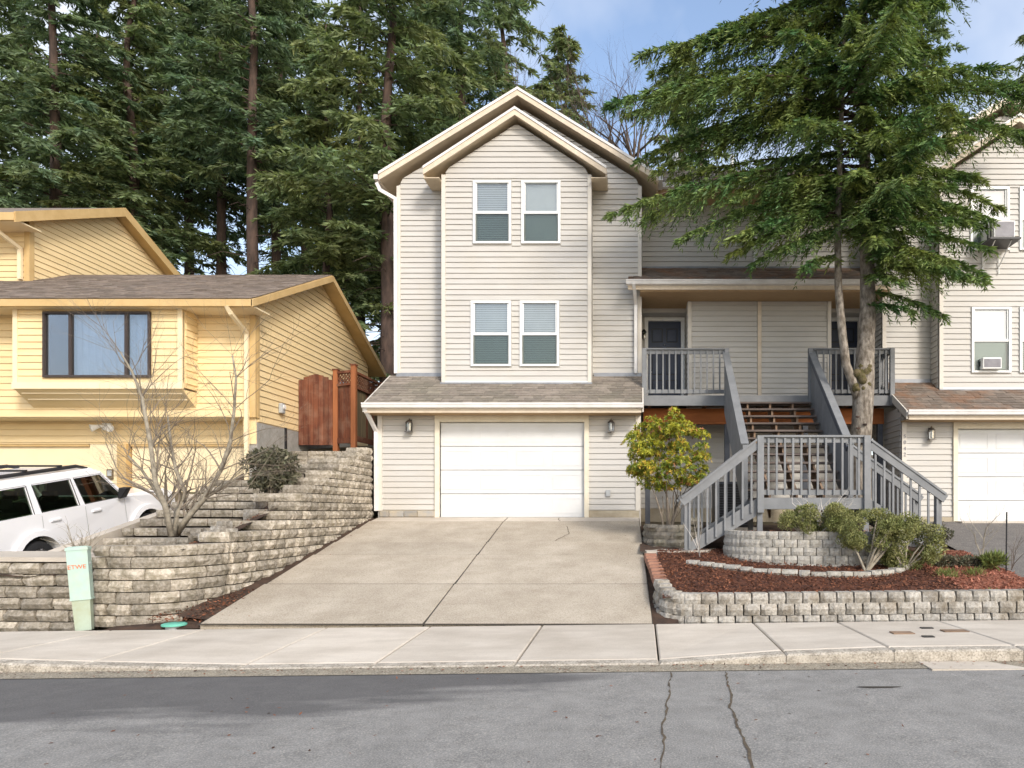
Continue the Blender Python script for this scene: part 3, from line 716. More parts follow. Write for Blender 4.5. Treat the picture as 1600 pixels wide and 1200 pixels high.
def text_mesh(body, size, ext, mat):
    c = bpy.data.curves.new('text', 'FONT'); c.body = body; c.size = size; c.extrude = ext; c.align_x = 'CENTER'
    o = bpy.data.objects.new('text', c); COL.objects.link(o); bpy.context.view_layer.update()
    me = bpy.data.meshes.new_from_object(o.evaluated_get(bpy.context.evaluated_depsgraph_get())); me.materials.clear(); me.materials.append(MAT[mat])
    bpy.data.objects.remove(o); bpy.data.curves.remove(c); return me
# ------------------------------------------------------------------ the cream duplex
H = thing('duplex_house', 'cream clapboard duplex with steep front gables and white garage doors', 'house', (2.9, 18, 1.4))
PITCH = .126
CX = 2.92
def unit(right):
    T = (lambda x: 2 * CX - x) if right else (lambda x: x)
    dz = -.15 if right else 0.0
    def bx(m, x0, x1, y0, y1, z0, z1): a, b = sorted((T(x0), T(x1))); return m.box(a, b, y0, y1, z0 + dz, z1 + dz)
    def B(x0, x1, y0, y1, z0, z1, name, mat, par=H, **k): return bx(MB(), x0, x1, y0, y1, z0, z1).build(name, mat, par, **k)
    def op(o): a, b = sorted((T(o[0]), T(o[1]))); return (a, b, o[2] + dz, o[3] + dz)
    def bnd(x0, x1): a, b = sorted((T(x0), T(x1))); return lambda z: (a, b)
    # --- garage storey
    GX0, GX1 = -5.85, 0.0
    door = (-4.47, -1.24, 1.50, 3.70)
    gw = holed(*sorted((T(GX0), T(GX1))), 15.73, 15.95, 1.2 + dz, 4.05 + dz, [op(door)]).build('garage_wall', 'siding', H)
    lim = bnd(GX0 + .1, GX1 - .1)
    clap(gw, 'siding', front(15.73), 1.70 + dz, 3.90 + dz, lim, PITCH, [op((door[0] - .1, door[1] + .1, 1.2, 3.80))], join=right)
    for x in (GX0, GX1 - .1): B(x, x + .1, 15.685, 15.76, 1.68, 3.92, 'corner_board', 'trim_cream', gw)
    for i, (a, b) in enumerate(((GX0 + .04, door[0] - .1), (door[1] + .1, GX1 - .02))):
        if not right and i == 0:
            xs_ = [a, a + .22, a + .55, a + .85, b]
            base = B(a, b, 15.70, 15.76, 1.50, 1.685, 'foundation', 'stone_base', gw)
            for p, q in zip(xs_, xs_[1:]): B(p + .008, q - .008, 15.672, 15.71, 1.545, 1.675, 'flagstone', 'flagstone', base, bevel=.008)
        else: B(a, b, 15.69, 15.76, 1.45, 1.685, 'foundation', 'stone_base', gw)
    # frame and sectional door
    B(door[0] - .1, door[0], 15.665, 15.80, 1.53, 3.80, 'door_frame', 'garage_trim', gw); B(door[1], door[1] + .1, 15.665, 15.80, 1.53, 3.80, 'door_frame', 'garage_trim', gw)
    B(door[0] + .001, door[1] - .001, 15.668, 15.80, 3.66, 3.80, 'door_frame', 'garage_trim', gw)
    gd = B(door[0], door[1], 15.815, 15.85, 1.52, 3.66, 'garage_door', 'garage_white', H)
    hs = (3.66 - 1.535) / 4
    for k in range(4):
        z0, z1 = 1.535 + k * hs, 1.535 + (k + 1) * hs - .016
        m = bx(MB(), door[0] + .005, door[1] - .005, 15.775, 15.81, z0, z1)
        n = 4; wv = (door[1] - door[0]) / n
        for j in range(n):
            a, b = door[0] + j * wv + .09, door[0] + (j + 1) * wv - .09
            for (x0, x1, zz0, zz1) in ((a, b, z0 + .09, z0 + .105), (a, b, z1 - .105, z1 - .09), (a, a + .015, z0 + .105, z1 - .105), (b - .015, b, z0 + .105, z1 - .105)):
                bx(m, x0, x1, 15.769, 15.776, zz0, zz1)
        m.build('door_panel', 'garage_white', gd)
    # lean-to roof over the garage
    e0, e1 = -5.97, .05
    sl = .9 / 1.6
    def rz(y): return 4.0 + (y - 15.25) * sl + dz
    roof = MB().prismx([(15.25, rz(15.25) - .12), (16.95, rz(16.95) - .12), (16.95, rz(16.95)), (15.25, rz(15.25))], *sorted((T(e0), T(e1)))).build('garage_roof', 'roof_base', H)
    A, Bq = sorted((T(e0), T(e1)))
    shingles(roof, 'shingle_moss' if right else 'shingle', (A, 15.235, rz(15.235) + .004), (Bq, 15.235, rz(15.235) + .004), (Bq, 16.90, rz(16.9) + .004), (A, 16.90, rz(16.9) + .004), 5 + right)
    for x in (e0 - .03, e1): MB().prismx([(15.22, rz(15.22) - .17), (16.86, rz(16.86) - .17), (16.86, rz(16.86) + .012), (15.22, rz(15.22) + .012)], *sorted((T(x), T(x + .03)))).build('rake_board', 'trim_cream', roof)
    B(e0 + .02, e1 - .02, 15.22, 15.26, 3.80, 3.97, 'fascia', 'rake', roof)
    B(e0 + .03, e1 - .03, 15.262, 15.72, 3.80, 3.83, 'soffit', 'soffit', roof)
    B(GX0 + .02, GX1 - .02, 15.70, 15.728, 3.70 if 0 else 3.80, 3.915, 'frieze_board', 'soffit_light', roof) if 0 else None
    g = gutter_run(roof, A - .02, Bq + .02, 15.22, 3.985 + dz)
    B(-5.82, -4.66, 16.80, 16.845, 4.87, 4.97, 'flashing', 'flashing', roof); B(-1.1, .04, 16.80, 16.845, 4.87, 4.97, 'flashing', 'flashing', roof)
    B(-4.64, -1.11, 16.33, 16.395, 4.585, 4.66, 'flashing', 'flashing', roof)
    # --- upper storeys
    UX0, UX1 = -5.82, .04
    UC = (UX0 + UX1) / 2
    ridge, slope = 11.50, .612
    def gz(x): return ridge - slope * abs(x - UC) + dz          # x in left unit coordinates
    wall = bx(MB(), UX0, UX1, 16.87, 24.0, 4.3, 9.45)
    pts = [(T(UX0), 9.45 + dz), (T(UX1), 9.45 + dz), (T(UC), ridge - .2 + dz)]
    wall.prism(pts if not right else pts[::-1], 16.87, 24.0)
    uw = wall.build('upper_wall', 'siding', H)
    BX0, BX1 = -4.62, -1.13
    for (a, b) in ((UX0 + .09, BX0), (BX1, UX1 - .09)):
        if right and a < -3: continue
        lo, hi = sorted((T(a), T(b)))
        clap(uw, 'siding', front(16.87), 4.98 + dz, 4.98 + PITCH * 34 + dz, lambda z, lo=lo, hi=hi: (lo, hi), PITCH, join=right)
    def gb(z):
        hw = (ridge - .16 - (z - dz)) / slope; c = T(UC); lo, hi = sorted((T(UX0 + .09), T(UX1 - .09))); return max(lo, c - hw), min(hi, c + hw)
    clap(uw, 'siding', front(16.87), 4.98 + PITCH * 34 + dz, 11.30 + dz, gb, PITCH, join=right)
    for x in (UX0, UX1 - .09):
        if right and x < -3: continue
        B(x, x + .09, 16.83, 16.90, 4.93, 9.45, 'corner_board', 'trim_cream', uw)
    # main gable roof
    def gable(par, c, x0, x1, top, slp, y0, y1, th, mat):
        prof = lambda d: [(T(x0), top - slp * (c - x0) - d + dz), (T(c), top - d + dz), (T(x1), top - slp * (x1 - c) - d + dz)]
        up_, lo_ = prof(0), prof(th)
        return MB().prism(up_ + lo_[::-1], y0, y1).build('gable_roof', mat, par)
    rx0, rx1 = -6.16, .42
    r = gable(H, UC, rx0, rx1, ridge + .12, slope, 16.62, 24.3, .12, 'soffit_light')
    for s_, (xa, xb) in enumerate(((rx0, UC), (rx1, UC))):
        za, zb = gz(xa) + .12, gz(xb) + .12
        MB().prism([(T(xa), za + .01), (T(xb), zb + .01), (T(xb), zb - .15), (T(xa), za - .15)], 16.58, 16.62).build('rake_board', 'rake', r)
        MB().prism([(T(xa), za + .045), (T(xb), zb + .045), (T(xb), zb - .02), (T(xa), za - .02)], 16.56, 16.60).build('drip_edge', 'gutter', r)
        yb = 24.3
        A_, B_, C_, D_ = (T(xa), 16.565, za + .012), (T(xa), yb, za + .012), (T(xb), yb, zb + .012), (T(xb), 16.565, zb + .012)
        MB().add([A_, B_, C_, D_], [(0, 1, 2, 3)]).build('roof_cover', 'shingle', r)
        # eave fascia and gutter running back
        xo = xa - .02 if s_ == 0 else xa
        bx(MB(), xo, xo + .02, 16.62, 24.2, gz(xa) - .05 - dz, gz(xa) + .12 - dz).build('fascia', 'rake', r)
        xg = xa - .12 if s_ == 0 else xa + .02
        bx(MB(), xg, xg + .10, 16.59, 24.2, gz(xa) + .0 - dz, gz(xa) + .11 - dz).build('gutter', 'gutter', r)
    # --- projecting bay
    BC = (BX0 + BX1) / 2
    bridge, by, bsl = 10.82, 16.42, .65
    ws = [(-3.888, -2.997, 7.90, 9.37), (-2.76, -1.85, 7.90, 9.37), (-3.94, -3.0, 5.045, 6.57), (-2.80, -1.88, 5.045, 6.57)]
    ops = [op(w_) for w_ in ws]
    bay = holed(*sorted((T(BX0), T(BX1))), by, by + .14, 4.62 + dz, 9.45 + dz, ops)
    pts = [(T(BX0), 9.45 + dz), (T(BX1), 9.45 + dz), (T(BC), bridge - .15 + dz)]
    bay.prism(pts if not right else pts[::-1], by, 17.0)
    for x in (BX0 + .002, BX1 - .062): bx(bay, x, x + .06, by + .14, 16.9, 4.62, 9.45)
    bx(bay, BX0 + .07, BX1 - .07, by + .14, 16.9, 4.63, 4.68)
    bw = bay.build('bay_wall', 'siding', H)
    lo, hi = sorted((T(BX0 + .09), T(BX1 - .09)))
    if right: hi = 9.6
    clap(bw, 'siding', front(by), 4.70 + dz, 4.70 + PITCH * 37.5 + dz, lambda z: (lo, hi), PITCH, [(o[0] - .012, o[1] + .012, o[2] - .03, o[3] + .02) for o in ops], join=right)
    def bb(z):
        hw = (bridge - .12 - (z - dz)) / bsl; c = T(BC); l2, h2 = sorted((T(BX0 + .09), T(BX1 - .09))); return max(l2, c - hw), min(h2, c + hw)
    clap(bw, 'siding', front(by), 4.70 + PITCH * 37.5 + dz, 10.8 + dz, bb, PITCH, join=right)
    B(BX0 + .09, BX1 - .09, by - .03, by - .002, 4.62, 4.70, 'skirt_board', 'white_vinyl', bw)
    for x in (BX0, BX1 - .09): B(x, x + .09, by - .045, by + .03, 4.58, 9.5, 'corner_board', 'trim_cream', bw)
    if right:
        clap(bw, 'siding', faceL(T(BX1) - .001), 4.70 + dz, 9.4 + dz, lambda z: (by + .03, 16.86), PITCH, join=True)
    kinds = ['blind', 'shade', 'blind', 'blind'] if not right else ['shade', 'shade', 'blind', 'shade']
    for o, kd in zip(ops, kinds):
        if not (right and o[0] > 9.3): window(bw, *o, by - .005, kd)
    bxe0, bxe1 = BX0 - .36, BX1 + .36
    prof = lambda d: [(T(bxe0), bridge + .1 - bsl * (BC - bxe0) - d + dz), (T(BC), bridge + .1 - d + dz), (T(bxe1), bridge + .1 - bsl * (bxe1 - BC) - d + dz)]
    br = MB().prism(prof(0) + prof(.10)[::-1], 16.19, 16.95).build('bay_roof', 'soffit_light', H)
    for xa in (bxe0, bxe1):
        za, zb = bridge + .1 - bsl * abs(xa - BC) + dz, bridge + .1 + dz
        MB().prism([(T(xa), za), (T(BC), zb), (T(BC), zb - .155), (T(xa), za - .155)], 16.15, 16.19).build('rake_board', 'rake', br)
        MB().prism([(T(xa), za + .035), (T(BC), zb + .035), (T(BC), zb - .025), (T(xa), za - .025)], 16.13, 16.165).build('drip_edge', 'gutter', br)
        MB().add([(T(xa), 16.135, za + .04), (T(xa), 16.95, za + .04), (T(BC), 16.95, zb + .04), (T(BC), 16.135, zb + .04)], [(0, 1, 2, 3)]).build('roof_cover', 'roof_base', br)
        xo = xa if xa < BC else xa - .02
        bx(MB(), xo, xo + .02, 16.195, 16.84, za - .20 - dz, za - .06 - dz).build('fascia', 'rake', br)
        bx(MB(), min(xa, BX0 if xa < BC else BX1), max(xa, BX0 if xa < BC else BX1), 16.196, 16.84, za - .22 - dz, za - .20 - dz).build('soffit', 'soffit_light', br)
    if not right:
        downspout(H, [(-6.22, 16.66, 9.42), (-6.16, 16.68, 9.28), (-5.83, 16.79, 9.12), (-5.82, 16.79, 4.98)])
        downspout(H, [(-5.95, 15.2, 3.92), (-5.93, 15.25, 3.83), (-5.87, 15.66, 3.45), (-5.87, 15.67, 1.7)])
        B(-.76, -.66, 15.67, 15.70, 2.00, 2.14, 'outlet_box', 'grey_box', gw)
    else:
        clap(H, 'siding', faceL(T(GX1) - .001), 1.5 + dz, 3.95 + dz, lambda z: (15.76, 17.6), PITCH, join=True)
        bx(MB(), GX1, GX1 - .03, 15.95, 17.65, 1.2, 4.15).build('side_wall', 'siding', H)
unit(False); unit(True)

# --- the recessed middle: porch, entry doors, upper wall
MZ = -.07
mw = MB().box(.05, 5.79, 17.82, 24.0, 6.7, 9.62).build('middle_wall', 'siding', H)
clap(mw, 'siding', front(17.82), 7.86, 9.45, lambda z: (.06, 2.86), PITCH); clap(mw, 'siding', front(17.82), 7.86, 9.45, lambda z: (2.97, 5.78), PITCH)
MB().box(2.87, 2.96, 17.78, 17.83, 7.82, 9.5).build('trim_board', 'white_vinyl', mw)
mr = MB().prismx([(17.15, 9.50), (20.2, 11.33), (20.2, 11.43), (17.15, 9.60)], .40, 5.45).build('middle_roof', 'roof_base', H)
shingles(mr, 'shingle', (.40, 17.13, 9.604), (5.45, 17.13, 9.604), (5.45, 20.15, 11.41), (.40, 20.15, 11.41), 31)
MB().box(.40, 5.45, 17.12, 17.16, 9.40, 9.57).build('fascia', 'soffit', mr); MB().box(.40, 5.45, 17.17, 17.80, 9.40, 9.43).build('soffit', 'soffit', mr)
gutter_run(mr, .40, 5.45, 17.12, 9.60)
MB().lathe([(.06, -.3), (.06, .0), (.11, .02), (.11, .10), (.06, .18), (.0, .18)], (1.0, 19.4, 11.35), 12).build('roof_vent', 'white_vinyl', mr)
MB().lathe([(.05, -.3), (.05, .22), (.0, .22)], (2.6, 19.9, 11.5), 12).build('roof_vent', 'white_vinyl', mr)
# porch roof
pr = MB().prismx([(16.42, 6.93), (17.82, 7.71), (17.82, 7.81), (16.42, 7.03)], -.28, 5.84).build('porch_roof', 'roof_base', H)
shingles(pr, 'shingle_moss', (-.28, 16.40, 7.03), (5.84, 16.40, 7.03), (5.84, 17.80, 7.81), (-.28, 17.80, 7.81), 33)
MB().box(-.28, 5.84, 16.39, 16.43, 6.83, 6.99).build('fascia', 'rake', pr); gutter_run(pr, -.32, 5.84, 16.39, 7.02)
MB().box(.0, 5.84, 16.44, 18.2, 6.80, 6.85).build('soffit', 'soffit', pr)
MB().box(.05, 5.84, 17.78, 17.818, 7.76, 7.85).build('flashing', 'flashing', pr)
downspout(H, [(-.14, 16.33, 6.93), (-.12, 16.5, 6.78), (-.10, 16.78, 6.6), (-.10, 16.79, 4.98)])
# closet block between the two doors
cb = MB().box(1.17, 4.67, 17.22, 18.2, 4.2, 6.8).build('closet_wall', 'siding', H)
clap(cb, 'siding', front(17.22), 4.30, 6.80, lambda z: (1.26, 2.87), PITCH); clap(cb, 'siding', front(17.22), 4.30, 6.80, lambda z: (2.97, 4.58), PITCH)
for a, b, mt in ((1.17, 1.26, 'trim_cream'), (4.58, 4.67, 'trim_cream'), (2.875, 2.965, 'rake')): MB().box(a, b, 17.18, 17.24, 4.28, 6.79).build('corner_board', mt, cb)
clap(cb, 'siding', faceL(1.168), 4.30, 6.80, lambda z: (17.25, 18.15), PITCH, join=True)
ew = holed(.04, 5.80, 18.2, 18.4, 4.2, 6.85, [(.17, 1.10, 4.33, 6.62), (4.74, 5.67, 4.33, 6.62)]).build('entry_wall', 'siding', H)
clap(ew, 'siding', front(18.2), 6.69, 6.83, lambda z: (.05, 1.15), PITCH); clap(ew, 'siding', front(18.2), 6.69, 6.83, lambda z: (4.69, 5.79), PITCH)
clap(H, 'siding', faceL(5.80), 4.30, 6.80, lambda z: (16.9, 18.18), PITCH, join=True)
MB().box(5.80, 5.83, 16.87, 18.3, 4.2, 6.85).build('side_wall', 'siding', H)
for x0 in (.17, 4.74):
    x1 = x0 + .93
    d = MB().box(x0 + .04, x1 - .04, 18.24, 18.29, 4.34, 6.58).build('entry_door', 'door_navy', H)
    m = MB().box(x0 - .05, x0 + .04, 18.15, 18.25, 4.33, 6.67).box(x1 - .04, x1 + .05, 18.15, 18.25, 4.33, 6.67).box(x0 + .04, x1 - .04, 18.15, 18.25, 6.58, 6.67); m.build('door_frame', 'white_vinyl', d)
    for zz0, zz1 in ((6.06, 6.38), (5.22, 5.90), (4.52, 5.05)):
        for a in (x0 + .15, x0 + .53):
            pmm = MB().box(a, a + .25, 18.222, 18.242, zz0, zz1).build('door_panel', 'door_navy', d, bevel=.012)
            m = MB()
            for (p0, p1, q0, q1) in ((a - .02, a + .27, zz0 - .02, zz0), (a - .02, a + .27, zz1, zz1 + .02), (a - .02, a, zz0, zz1), (a + .25, a + .27, zz0, zz1)): m.box(p0, p1, 18.232, 18.243, q0, q1)
            m.build('panel_groove', 'black_metal', pmm)
    MB().lathe([(0, -.04), (.03, -.03), (.03, 0), (0, .01)], (x0 + .11, 18.2, 5.28), 10).build('door_knob', 'rim', d)
    MB().lathe([(0, 0), (.02, .005), (.02, .015), (0, .02)], (x0 + .47, 18.225, 5.96), 8).build('peephole', 'rim', d)
# wall under the deck
db = MB().box(0, 5.8, 17.66, 17.9, 1.1, 4.2).build('basement_wall', 'siding', H)
clap(db, 'siding', front(17.66), 1.75, 4.15, lambda z: (.02, 5.8), PITCH, join=True)
MB().box(.0, 5.82, 17.61, 17.66, 1.2, 1.74).build('foundation', 'stone_base', db)
MB().box(-.001, .02, 15.95, 17.65, 1.2, 4.15).build('side_wall', 'siding', H)
# house number, set vertically on the right unit's corner board
for i, ch in enumerate("5042"):
    o = put('house_number', text_mesh(ch, .115, .004, 'ac_metal'), H, (5.90, 15.675, 3.30 - .135 * i)); o.rotation_euler = (R(90), 0, 0)

# ------------------------------------------------------------------ lanterns, meter, condenser
def lantern(x, z, y, label):
    t = thing('wall_lantern', label, 'lantern', (x, y, z), 'garage wall lanterns')
    MB().box(x - .045, x + .045, y - .02, y, z + .02, z + .15).build('back_plate', 'lantern_metal', t, bevel=.01)
    MB().tube([(x, y - .02, z + .12), (x, y - .07, z + .17), (x, y - .10, z + .14)], .010, 6).build('arm', 'lantern_metal', t)
    MB().lathe([(.02, .14), (.035, .13), (.075, .09), (.08, .075), (.0, .075)], (x, y - .10, z), 10).build('cap', 'lantern_metal', t)
    MB().lathe([(.0, -.115), (.05, -.115), (.065, -.10), (.07, .07), (.05, .075)], (x, y - .10, z), 10).build('shade', 'lantern_glass', t)
    MB().lathe([(.0, -.07), (.022, -.07), (.022, .04), (.0, .06)], (x, y - .10, z), 8).build('bulb', 'white_vinyl', t)
    m = MB()
    for a in range(5):
        c, s_ = math.cos(a * 1.2566), math.sin(a * 1.2566); m.bar((x + .072 * c, y - .10 + .072 * s_, z - .12), (x + .078 * c, y - .10 + .078 * s_, z + .08), .008, .008, (0, 1, 0))
    m.box(x - .075, x + .075, y - .175, y - .025, z - .13, z - .115); m.build('cage', 'lantern_metal', t)
lantern(-5.12, 3.55, 15.70, 'metal lantern on the garage wall left of the main garage door')
lantern(-.64, 3.55, 15.70, 'metal lantern on the garage wall above the yellow green shrub')
lantern(6.47, 3.38, 15.70, 'metal lantern on the right unit wall beside its garage door')
t = thing('wall_lantern', 'small dark lantern beside the left navy entry door', 'lantern', (.10, 18.15, 6.2))
MB().box(.07, .13, 18.13, 18.19, 6.12, 6.3).build('back_plate', 'black_metal', t); MB().lathe([(.0, -.11), (.04, -.1), (.055, .06), (.06, .07), (0, .12)], (.10, 18.06, 6.2), 8).build('shade', 'lantern_glass', t)
MB().lathe([(.06, .06), (.065, .075), (.03, .13), (0, .14)], (.10, 18.06, 6.2), 8).build('cap', 'black_metal', t)
t = thing('meter_box', 'small pale grey box on the wall right of the yellow green shrub', 'meter box', (1.45, 17.6, 2.5))
MB().box(1.30, 1.58, 17.50, 17.632, 2.38, 2.66).build('case', 'grey_box', t, bevel=.02); MB().box(1.28, 1.60, 17.48, 17.64, 2.62, 2.70).build('lid', 'grey_box', t); MB().tube([(1.44, 17.57, 2.4), (1.44, 17.57, 1.6)], .02, 8).build('conduit', 'grey_box', t)
t = thing('condenser_unit', 'dark louvred air conditioning condenser behind the left stair flight', 'condenser', (2.0, 15.4, 1.3))
cs = MB().box(1.62, 2.42, 15.1, 15.85, 1.32, 2.25).build('case', 'black_metal', t)
MB().box(1.60, 2.44, 15.08, 15.87, 2.25, 2.30).build('top', 'grey_dark', t)
for k in range(16): MB().bar((1.63, 15.085, 1.38 + k * .053), (2.41, 15.085, 1.38 + k * .053), .025, .012).build('louvre', 'grey_dark', t)
MB().box(1.55, 2.5, 15.0, 15.95, 1.2, 1.32).build('pad', 'walk', t)

# ------------------------------------------------------------------ window air conditioners on the right unit
def window_ac(x0, x1, z0, z1, ypro, label, shelf):
    t = thing('air_conditioner', label, 'air conditioner', ((x0 + x1) / 2, 16.4, z0), 'window air conditioners')
    y0 = 16.35 - ypro
    MB().box(x0, x1, y0, 16.45, z0, z1).build('case', 'white_vinyl' , t, bevel=.012)
    m = MB(); n = 12
    for k in range(n):
        zz = z0 + .04 + (z1 - z0 - .08) * k / (n - 1); m.box(x0 + .03, x1 - .03, y0 - .006, y0 + .004, zz - .005, zz + .005)
    m.build('grille', 'ac_metal', t); MB().box(x0 + .02, x1 - .02, y0 - .002, y0 + .002, z0 + .03, z1 - .03).build('coil', 'ac_metal', t)
    for j in range(2):
        MB().box(x0 - .004, x0 + .01, y0 + .12 + j * .13, y0 + .2 + j * .13, z0 + .08, z1 - .06).build('side_vent', 'black_metal', t)
    if shelf:
        MB().box(x0 - .12, x1 + .10, y0 - .08, 16.36, z0 - .045, z0 - .005).build('shelf', 'black_metal', t)
        for x in (x0 + .02, x1 - .08):
            MB().tube([(x, y0 + .0, z0 - .05), (x, 16.36, z0 - .45)], .012, 6).build('bracket', 'white_vinyl', t)
            MB().tube([(x, 16.37, z0 - .05), (x, 16.37, z0 - .62)], .012, 6).build('bracket', 'white_vinyl', t)
window_ac(7.95, 8.42, 7.80, 8.20, .55, 'boxy air conditioner on a shelf in the upper window of the right unit', True)
window_ac(7.92, 8.35, 4.96, 5.22, .10, 'small air conditioner in the lower window of the right unit', False)
# ------------------------------------------------------------------ grey deck and staircase
S = thing('porch_stairs', 'grey painted wooden deck and split staircase with white baluster shadows below', 'stairs', (3, 14, 1.0))
S['label'] = 'grey painted wooden stairs with a landing and two railed entry decks'
DZ = 4.33
def board(x0, x1, y0, y1, z0, z1, name, mat='grey_paint', par=None): return MB().box(x0, x1, y0, y1, z0, z1).build(name, mat, par or S)
# upper deck floor, joists and rim
for k in range(13):
    y = 16.22 + k * .143
    board(.04, 5.82, y, y + .136, DZ - .035, DZ, 'deck_board', 'grey_dark')
for (a, b) in ((.05, 1.98), (3.92, 5.80), (1.98, 3.92)):
    rim = board(a, b - .005, 16.17, 16.215, DZ - .235, DZ - .002, 'rim_joist')
for k in range(9): board(.2 + k * .66, .24 + k * .66, 16.22, 17.6, DZ - .22, DZ - .04, 'joist', 'stringer_wood')
board(.08, 5.76, 16.62, 16.76, DZ - .60, DZ - .235, 'beam', 'beam_orange')
for x in (.12, 2.0, 3.85, 5.62): board(x, x + .12, 16.63, 16.75, 1.1, DZ - .6, 'support_post', 'grey_dark')
def railing(p, q, zf, n, h=1.06, axis='x', name='railing', post0=True, post1=True, low=.09):
    """flat railing between two floor points (same Y or same X); zf = floor z"""
    p, q = Vector(p), Vector(q); d = (q - p)
    r = MB().bar(p + Vector((0, 0, h)), q + Vector((0, 0, h)), .13, .035).build(name, 'grey_paint', S)
    MB().bar(p + Vector((0, 0, h - .065)), q + Vector((0, 0, h - .065)), .04, .09).build('rail', 'grey_paint', r)
    MB().bar(p + Vector((0, 0, low)), q + Vector((0, 0, low)), .04, .085).build('rail', 'grey_paint', r)
    for k in range(n):
        c = p + d * ((k + .7) / (n + .4)) 
        off = Vector((d.y, -d.x, 0)).normalized() * .035
        MB().bar(c + off + Vector((0, 0, low - .05)), c + off + Vector((0, 0, h - .03)), .034, .034, (0, 1, 0)).build('baluster', 'grey_paint', r)
    return r
def post(x, y, z0, z1, w=.095, mat='grey_paint'): return MB().box(x - w / 2, x + w / 2, y - w / 2, y + w / 2, z0, z1).build('post', mat, S)
railing((.14, 16.19, DZ), (1.93, 16.19, DZ), DZ, 12); railing((3.97, 16.19, DZ), (5.74, 16.19, DZ), DZ, 12)
for x in (.10, 1.99, 3.91, 5.78): post(x, 16.15, DZ - .24, DZ + 1.07, .10)
railing((5.77, 16.85, DZ), (5.77, 16.22, DZ), DZ, 4)
# upper flight
Y1, Y0, LZ = 16.17, 13.25, 1.90
NR = 13; rise = (DZ - LZ) / NR; run = (Y1 - Y0) / (NR - 1)
for k in range(1, NR):
    zt = LZ + rise * k; yt = Y0 + run * (k - 1)
    board(2.03, 3.87, yt - .02, yt + .125, zt - .038, zt, 'tread', 'tread_wood'); board(2.03, 3.87, yt + .132, yt + .262, zt - .038, zt, 'tread', 'tread_wood')
def stringer(x0, x1, mat, drop0=.05, drop1=.36):
    m = MB().prismx([(Y0 - .02, LZ - drop1), (Y0 - .02, LZ + .12), (Y1 - .01, DZ - drop0 - .12), (Y1 - .01, DZ - drop1 - .12)], x0, x1); return m.build('stringer', mat, S)
for x in (2.42, 2.93, 3.44):
    stringer(x, x + .04, 'stringer_wood', .17)
    for k in range(1, NR): board(x - .001, x + .041, Y0 + run * (k - 1) + .03, Y0 + run * (k - 1) + .24, LZ + rise * (k - 1) + .0, LZ + rise * k - .04, 'tread_block', 'stringer_wood')
for x0, x1, sg in ((1.945, 1.985, -1), (3.915, 3.955, 1)):
    m = MB().prismx([(Y0 - .03, LZ - .30), (Y0 - .03, LZ + 1.0), (Y1 - .03, DZ + 1.0), (Y1 - .03, DZ - .45)], x0, x1)
    g = m.build('stair_guard', 'grey_paint', S)
    for k in range(20):     # vertical boards of the solid guard
        ya = Y0 - .02 + k * (Y1 - Y0) / 20; yb = ya + (Y1 - Y0) / 20 - .008
        f = lambda y, a, b: a + (b - a) * (y - Y0 + .03) / (Y1 - Y0)
        for xo in ((x0 - .014, x0 - .001), (x1 + .001, x1 + .014)):
            MB().hexa([(xo[0], ya, f(ya, LZ - .26, DZ - .40)), (xo[1], ya, f(ya, LZ - .26, DZ - .40)), (xo[1], yb, f(yb, LZ - .26, DZ - .40)), (xo[0], yb, f(yb, LZ - .26, DZ - .40))],
                      [(xo[0], ya, f(ya, LZ + .93, DZ + .93)), (xo[1], ya, f(ya, LZ + .93, DZ + .93)), (xo[1], yb, f(yb, LZ + .93, DZ + .93)), (xo[0], yb, f(yb, LZ + .93, DZ + .93))]).build('guard_board', 'grey_paint', g)
    xm = (x0 + x1) / 2
    MB().bar((xm, Y0 - .06, LZ + 1.02), (xm, Y1 + .02, DZ + 1.02), .15, .035).build('handrail', 'grey_paint', g)
    MB().bar((xm - sg * .055, Y0 - .06, LZ + .93), (xm - sg * .055, Y1 + .0, DZ + .93), .035, .11).build('handrail', 'grey_dark', g)
    post(xm, Y0 - .07, LZ - .3, LZ + 1.0)
# landing
LY0, LY1, LX0, LX1 = 12.2, 13.22, 2.02, 3.98
for k in range(7): board(LX0, LX1, LY0 + .02 + k * .143, LY0 + .02 + k * .143 + .136, LZ - .035, LZ, 'deck_board', 'tread_wood')
board(LX0, LX1, LY0 - .025, LY0 + .018, LZ - .20, LZ - .004, 'rim_joist'); board(LX0, LX1, LY1, LY1 + .02, LZ - .20, LZ - .04, 'rim_joist')
for x in (LX0 + .06, LX1 - .06):
    post(x, LY0 - .03, LZ - .26, LZ + 1.07, .11); post(x, LY0 + .04, .95, LZ - .2, .09, 'grey_paint'); post(x, LY1 + .04, 1.0, LZ - .05, .09)
railing((LX0 + .10, LY0, LZ), (LX1 - .10, LY0, LZ), LZ, 12)
